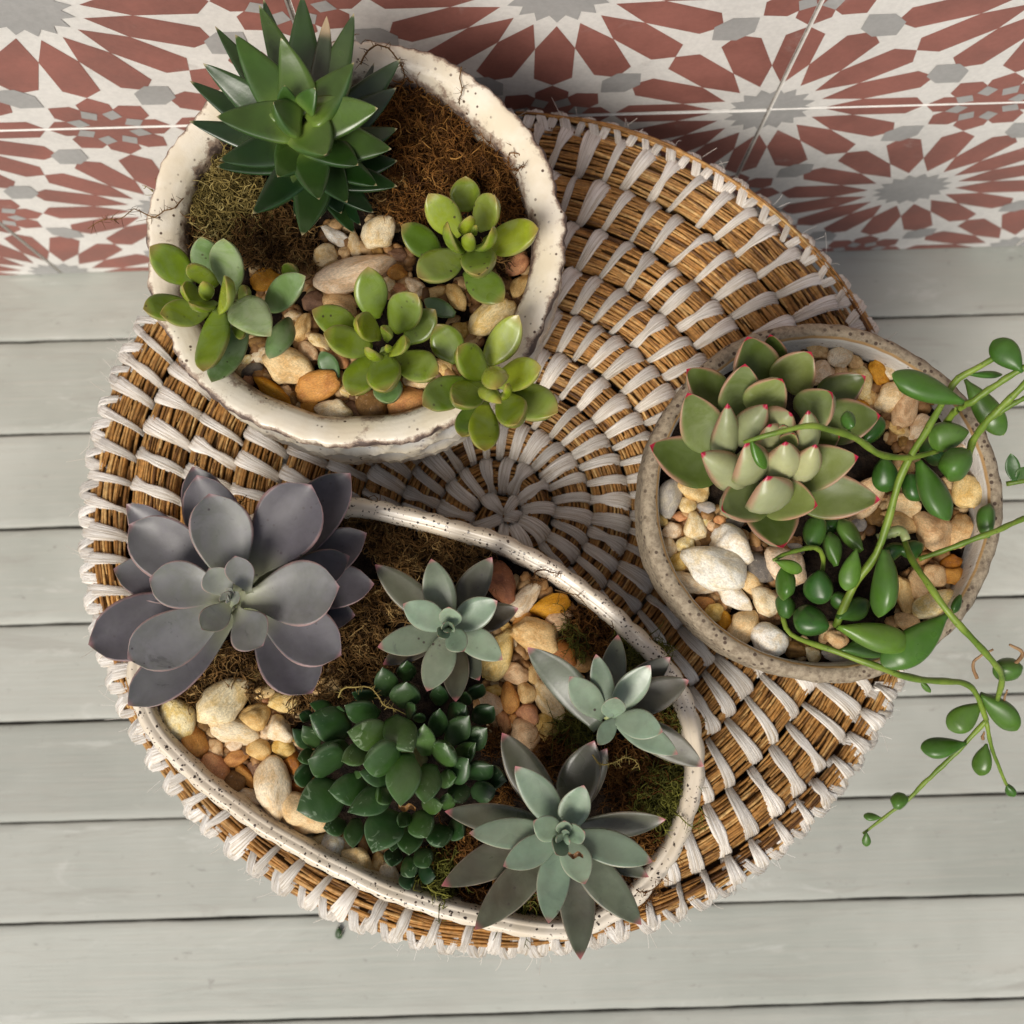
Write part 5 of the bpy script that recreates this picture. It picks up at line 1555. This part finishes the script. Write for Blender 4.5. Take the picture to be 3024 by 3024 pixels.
moss('moss', {'moss_olive': 'dry olive brown moss under the tall rosette along the left rim of the round pot',
              'moss_rust': 'rust brown moss filling the back right of the round pot',
              'moss_brown': 'dark brown moss at the foot of the tall rosette in the round pot'}, [
    ('A1', 470, 1180, 130, 300, 'moss_olive', 7), ('A1', 600, 1150, 150, 380, 'moss_olive', 8), ('A1', 380, 1250, 110, 220, 'moss_olive', 5), ('A1', 500, 1330, 130, 260, 'moss_olive', 6),
    ('A1', 480, 980, 90, 160, 'moss_olive', 6), ('A1', 420, 900, 60, 80, 'moss_olive', 4), ('A1', 720, 1230, 130, 250, 'moss_olive', 6), ('A1', 240, 1190, 70, 70, 'moss_olive', 10), ('A1', 320, 1080, 60, 60, 'moss_olive', 5),
    ('A1', 720, 1400, 140, 260, 'moss_brown', 5), ('A1', 860, 1330, 130, 200, 'moss_brown', 5), ('A1', 820, 1500, 120, 190, 'moss_brown', 4), ('A1', 960, 1430, 110, 160, 'moss_brown', 4), ('A1', 1000, 1530, 70, 60, 'moss_brown', 3),
    ('A1', 350, 1390, 80, 100, 'moss_brown', 4), ('A1', 450, 1450, 60, 60, 'moss_brown', 3),
    ('A1', 1640, 620, 160, 420, 'moss_rust', 8), ('A1', 1740, 780, 170, 460, 'moss_rust', 8), ('A1', 1560, 760, 130, 260, 'moss_rust', 6), ('A1', 1850, 860, 130, 320, 'moss_rust', 7), ('A1', 1560, 560, 70, 100, 'moss_rust', 8),
    ('A3', 560, 160, 150, 240, 'moss_rust', 6), ('A3', 800, 140, 170, 400, 'moss_rust', 7), ('A3', 1030, 120, 150, 340, 'moss_rust', 7), ('A3', 1170, 300, 130, 260, 'moss_rust', 6), ('A3', 1230, 420, 100, 150, 'moss_rust', 5),
    ('A3', 900, 360, 80, 60, 'moss_rust', 5), ('A3', 620, 420, 100, 120, 'moss_rust', 4), ('A3', 430, 400, 110, 150, 'moss_rust', 4), ('A3', 560, 480, 60, 60, 'moss_rust', 4), ('A3', 1230, 110, 60, 80, 'moss_rust', 9),
    ('A3', 1150, 800, 60, 70, 'moss_brown', 6), ('A1', 1450, 1130, 150, 160, 'moss_brown', 3), ('A1', 1350, 430, 110, 160, 'moss_brown', 5)], SA, ('moss_olive', 'moss_brown', 'moss_rust'), (CA[0], CA[1], SA))
moss('moss', {'moss_brown': 'brown moss on the soil below the lilac rosette in the half moon pot',
              'moss_rust': 'rust brown moss under the silvery rosettes in the half moon pot',
              'moss_green': 'green tinged moss along the right end and front of the half moon pot'}, [
    ('G0', 790, 1330, 130, 300, 'moss_brown', 6), ('G0', 950, 1270, 110, 240, 'moss_brown', 6), ('G0', 700, 1440, 80, 140, 'moss_brown', 5), ('G0', 1060, 1380, 80, 110, 'moss_brown', 5), ('G0', 930, 400, 60, 60, 'moss_brown', 8),
    ('G0', 1630, 1180, 130, 240, 'moss_brown', 4), ('G0', 1560, 1380, 110, 190, 'moss_brown', 5), ('G0', 1430, 1450, 90, 130, 'moss_brown', 5), ('G0', 1750, 1000, 130, 220, 'moss_brown', 4), ('G0', 1780, 1250, 110, 160, 'moss_brown', 4),
    ('G0', 1300, 1490, 70, 70, 'moss_brown', 6), ('G0', 1700, 480, 110, 190, 'moss_brown', 3), ('G0', 1830, 560, 120, 210, 'moss_brown', 3), ('G0', 1640, 420, 60, 70, 'moss_brown', 3),
    ('B4', 170, 60, 130, 260, 'moss_brown', 4), ('B4', 380, 60, 130, 260, 'moss_brown', 4), ('B4', 560, 120, 110, 190, 'moss_brown', 4), ('B4', 90, 330, 110, 170, 'moss_brown', 3), ('B4', 200, 300, 80, 90, 'moss_brown', 3),
    ('B4', 1200, 500, 120, 260, 'moss_rust', 6), ('B4', 1290, 570, 90, 150, 'moss_rust', 5), ('B4', 1160, 600, 60, 90, 'moss_green', 7), ('B4', 1130, 520, 40, 50, 'moss_green', 8), ('B4', 1500, 640, 110, 200, 'moss_green', 6), ('B4', 1610, 640, 60, 90, 'moss_green', 7),
    ('B4', 1440, 1260, 120, 220, 'moss_rust', 6), ('B4', 1470, 1420, 130, 230, 'moss_rust', 4), ('B4', 1620, 1400, 130, 320, 'moss_green', 7), ('B4', 1700, 1480, 100, 230, 'moss_green', 7), ('B4', 1640, 1560, 90, 170, 'moss_green', 5),
    ('B4', 1560, 1340, 90, 130, 'moss_rust', 5), ('B4', 1700, 1330, 80, 120, 'moss_green', 4), ('B4', 1590, 1700, 100, 150, 'moss_rust', 4), ('B4', 1130, 1060, 90, 140, 'moss_green', 4), ('B4', 1050, 1180, 110, 140, 'moss_rust', 4), ('B4', 1000, 1250, 80, 110, 'moss_rust', 5),
    ('B4', 1180, 1120, 80, 90, 'moss_green', 3), ('B4', 1680, 1100, 120, 190, 'moss_rust', 4), ('B4', 1700, 1000, 110, 150, 'moss_green', 4), ('B4', 1560, 1000, 90, 110, 'moss_rust', 3), ('B4', 700, 1130, 60, 70, 'moss_rust', 5), ('B4', 740, 1460, 70, 70, 'moss_rust', 5),
    ('B5', 300, 600, 110, 170, 'moss_rust', 4), ('B5', 220, 690, 70, 110, 'moss_green', 7), ('B5', 180, 810, 60, 110, 'moss_green', 9), ('B5', 230, 870, 40, 60, 'moss_green', 9), ('B5', 700, 940, 80, 120, 'moss_green', 4), ('B5', 560, 880, 110, 120, 'moss_rust', 3),
    ('B5', 1100, 900, 90, 110, 'moss_rust', 4), ('B5', 820, 900, 80, 90, 'moss_rust', 4), ('B5', 1380, 820, 80, 130, 'moss_rust', 6), ('B5', 1420, 600, 80, 110, 'moss_rust', 4), ('B5', 400, 930, 70, 80, 'moss_rust', 3)],
     SB, ('moss_brown', 'moss_rust', 'moss_green'), (cB[0], cB[1], SB))

# single moss strands lying over the rims
def sprig(label, pts, rad, mat, barbs, spread=.0018):
    p = smooth_path(np.array(pts), 40)
    p = p + np.cumsum(rng.normal(0, .00016, p.shape), 0) * np.sin(np.linspace(0, np.pi, 40))[:, None]
    paths, rads = [p[np.linspace(0, 39, 20).astype(int)]], [np.linspace(rad, rad * .5, 20)]
    for b in range(barbs):
        k = rng.integers(1, 38)
        d = rng.normal(0, 1, 3); d /= np.linalg.norm(d)
        s = np.linspace(0, 1, 20)[:, None]
        paths.append(p[k] + d * s * rng.uniform(.3, 1) * spread + rng.normal(0, 1, 3) * s * s * spread * .4); rads.append(np.linspace(rad * .5, rad * .2, 20))
    V, Q = tubes(np.array(paths), np.array(rads), 4)
    me = mesh_np('moss_strand', V - p[0], Q, attrs={'rnd': np.repeat(rng.uniform(.1, .7, len(paths)), 80)}, mats=[M[mat]])
    tag(mobj('moss_strand', me, None, p[0]), label, 'moss strand', 'stray moss strands on the rims')
za = ZA + .0012
sprig('long twiggy moss strand sticking out over the left rim of the round pot', [P('W', x, y, z) for x, y, z in [(1230, 1330, za - .004), (1160, 1400, za), (1090, 1420, za + .0005), (1040, 1465, za + .0005), (960, 1460, za), (880, 1440, za + .002), (790, 1500, za + .002), (680, 1490, za + .001), (590, 1535, za)]], .00026, 'moss_brown', 46, .0028)
sprig('curled moss strand on the back rim of the round pot beside the tall rosette', [P('A1', x, y, z) for x, y, z in [(1330, 380, za - .002), (1350, 330, za), (1400, 265, za + .002), (1450, 262, za + .003), (1500, 300, za + .002), (1535, 350, za), (1560, 420, za - .001), (1575, 520, za - .008)]], .00034, 'moss_brown', 60, .0022)
sprig('thin moss strand hanging down the inside of the back right rim of the round pot', [P('A1', x, y, z) for x, y, z in [(1925, 395, za), (1920, 450, za), (1932, 520, za - .0005), (1925, 580, za - .004), (1950, 680, za - .010)]], .00024, 'moss_brown', 26, .0025)
sprig('short moss tuft crossing the right rim of the round pot', [P('A3', x, y, z) for x, y, z in [(1180, 130, za - .006), (1240, 100, za - .001), (1290, 95, za), (1330, 105, za)]], .0003, 'moss_rust', 40, .0022)
zb = ZB + .0010
sprig('dark looped moss strand on the back rim of the half moon pot', [P('BM', x, y, z) for x, y, z in [(540, 250, zb - .003), (560, 180, zb), (575, 115, zb + .001), (640, 120, zb + .001), (720, 155, zb), (840, 170, zb)]], .00028, 'moss_rust', 40, .0020)
sprig('moss scrap on the half moon pot back rim under the dark looped strand', [P('BM', x, y, z) for x, y, z in [(540, 240, zb - .003), (600, 260, zb - .001), (660, 265, zb), (710, 215, zb)]], .00028, 'moss_rust', 40, .0020)
sprig('thin curved moss strand along the back rim of the half moon pot', [P('BM', x, y, z) for x, y, z in [(770, 330, zb - .001), (850, 350, zb), (930, 370, zb + .0005), (1000, 405, zb + .0005), (1050, 460, zb), (1085, 520, zb - .001)]], .00022, 'moss_brown', 14, .0026)
sprig('moss strand standing up at the half moon pot rim by the leaning silvery rosette', [P('BM', x, y, z) for x, y, z in [(1180, 930, SB + .004), (1240, 830, zb - .006), (1300, 700, zb), (1310, 620, zb + .002)]], .00026, 'moss_brown', 14, .0020)
sprig('green moss strand crossing the front right rim of the half moon pot', [P('B4', x, y, z) for x, y, z in [(1690, 1520, zb - .004), (1750, 1570, zb), (1810, 1620, zb + .0005), (1870, 1640, zb), (1920, 1620, zb - .002)]], .00024, 'moss_green', 30, .0026)
sprig('brown moss strand over the front rim beside the largest silvery rosette', [P('B5', x, y, z) for x, y, z in [(1330, 840, zb - .004), (1400, 870, zb), (1460, 850, zb + .001), (1505, 800, zb), (1500, 830, zb - .002)]], .00024, 'moss_rust', 22, .0022)
sprig('amber moss strand lying across the dark leaf of the large silvery rosette', [P('B4', x, y, z) for x, y, z in [(1255, 1215, .314), (1300, 1265, .313), (1370, 1255, .311), (1450, 1230, .309), (1510, 1250, .307), (1525, 1300, .304)]], .0003, 'moss_olive', 50, .0020)
sprig('wiry brown moss strand looping above the dark window clump', [P('H', x, y, z) for x, y, z in [(440, 330, .318), (480, 260, .320), (600, 240, .322), (680, 250, .322), (740, 330, .322), (790, 400, .320), (860, 420, .320), (940, 440, .318)]], .00032, 'moss_olive', 46, .0022)
# dried petal scrap on the dark clump and on the large silvery rosette
for reg, x, y, z, s_, lb in [('H', 1000, 1225, .324, .0030, 'curled dry brown scrap between the leaves of the dark window clump'), ('B5', 1000, 648, .334, .0026, 'dry brown petal scrap on the heart of the large silvery rosette')]:
    c = P(reg, x, y, z)
    u, v = np.meshgrid(np.linspace(-1, 1, 9), np.linspace(-1, 1, 5), indexing='ij')
    Vp = np.stack([c[0] + u * s_ * .9, c[1] + v * s_ * .32 * (1 - .4 * u * u) + .0006 * np.sin(u * 5), c[2] + .0010 * np.sin(u * 6) + .0008 * v * v], -1).reshape(-1, 3)
    me = mesh_np('dry_scrap', Vp - c, grid_quads(9, 5), attrs={'rnd': np.full(45, .5)}, mats=[M['stone_brown']])
    tag(mobj('dry_scrap', me, None, c), lb, 'dry petal')
# small leaf on the floor in front of the stool
o = make_leaf(None, np.zeros(3), P('m', 638, 1748, .003), P('m', 640, 1772, .002), 14 * 1.565 * mpp(0), 'bean', M['window'], .8, name='fallen_leaf')
tag(o, 'tiny dark green leaf lying on the floor boards below the front of the stool', 'leaf')
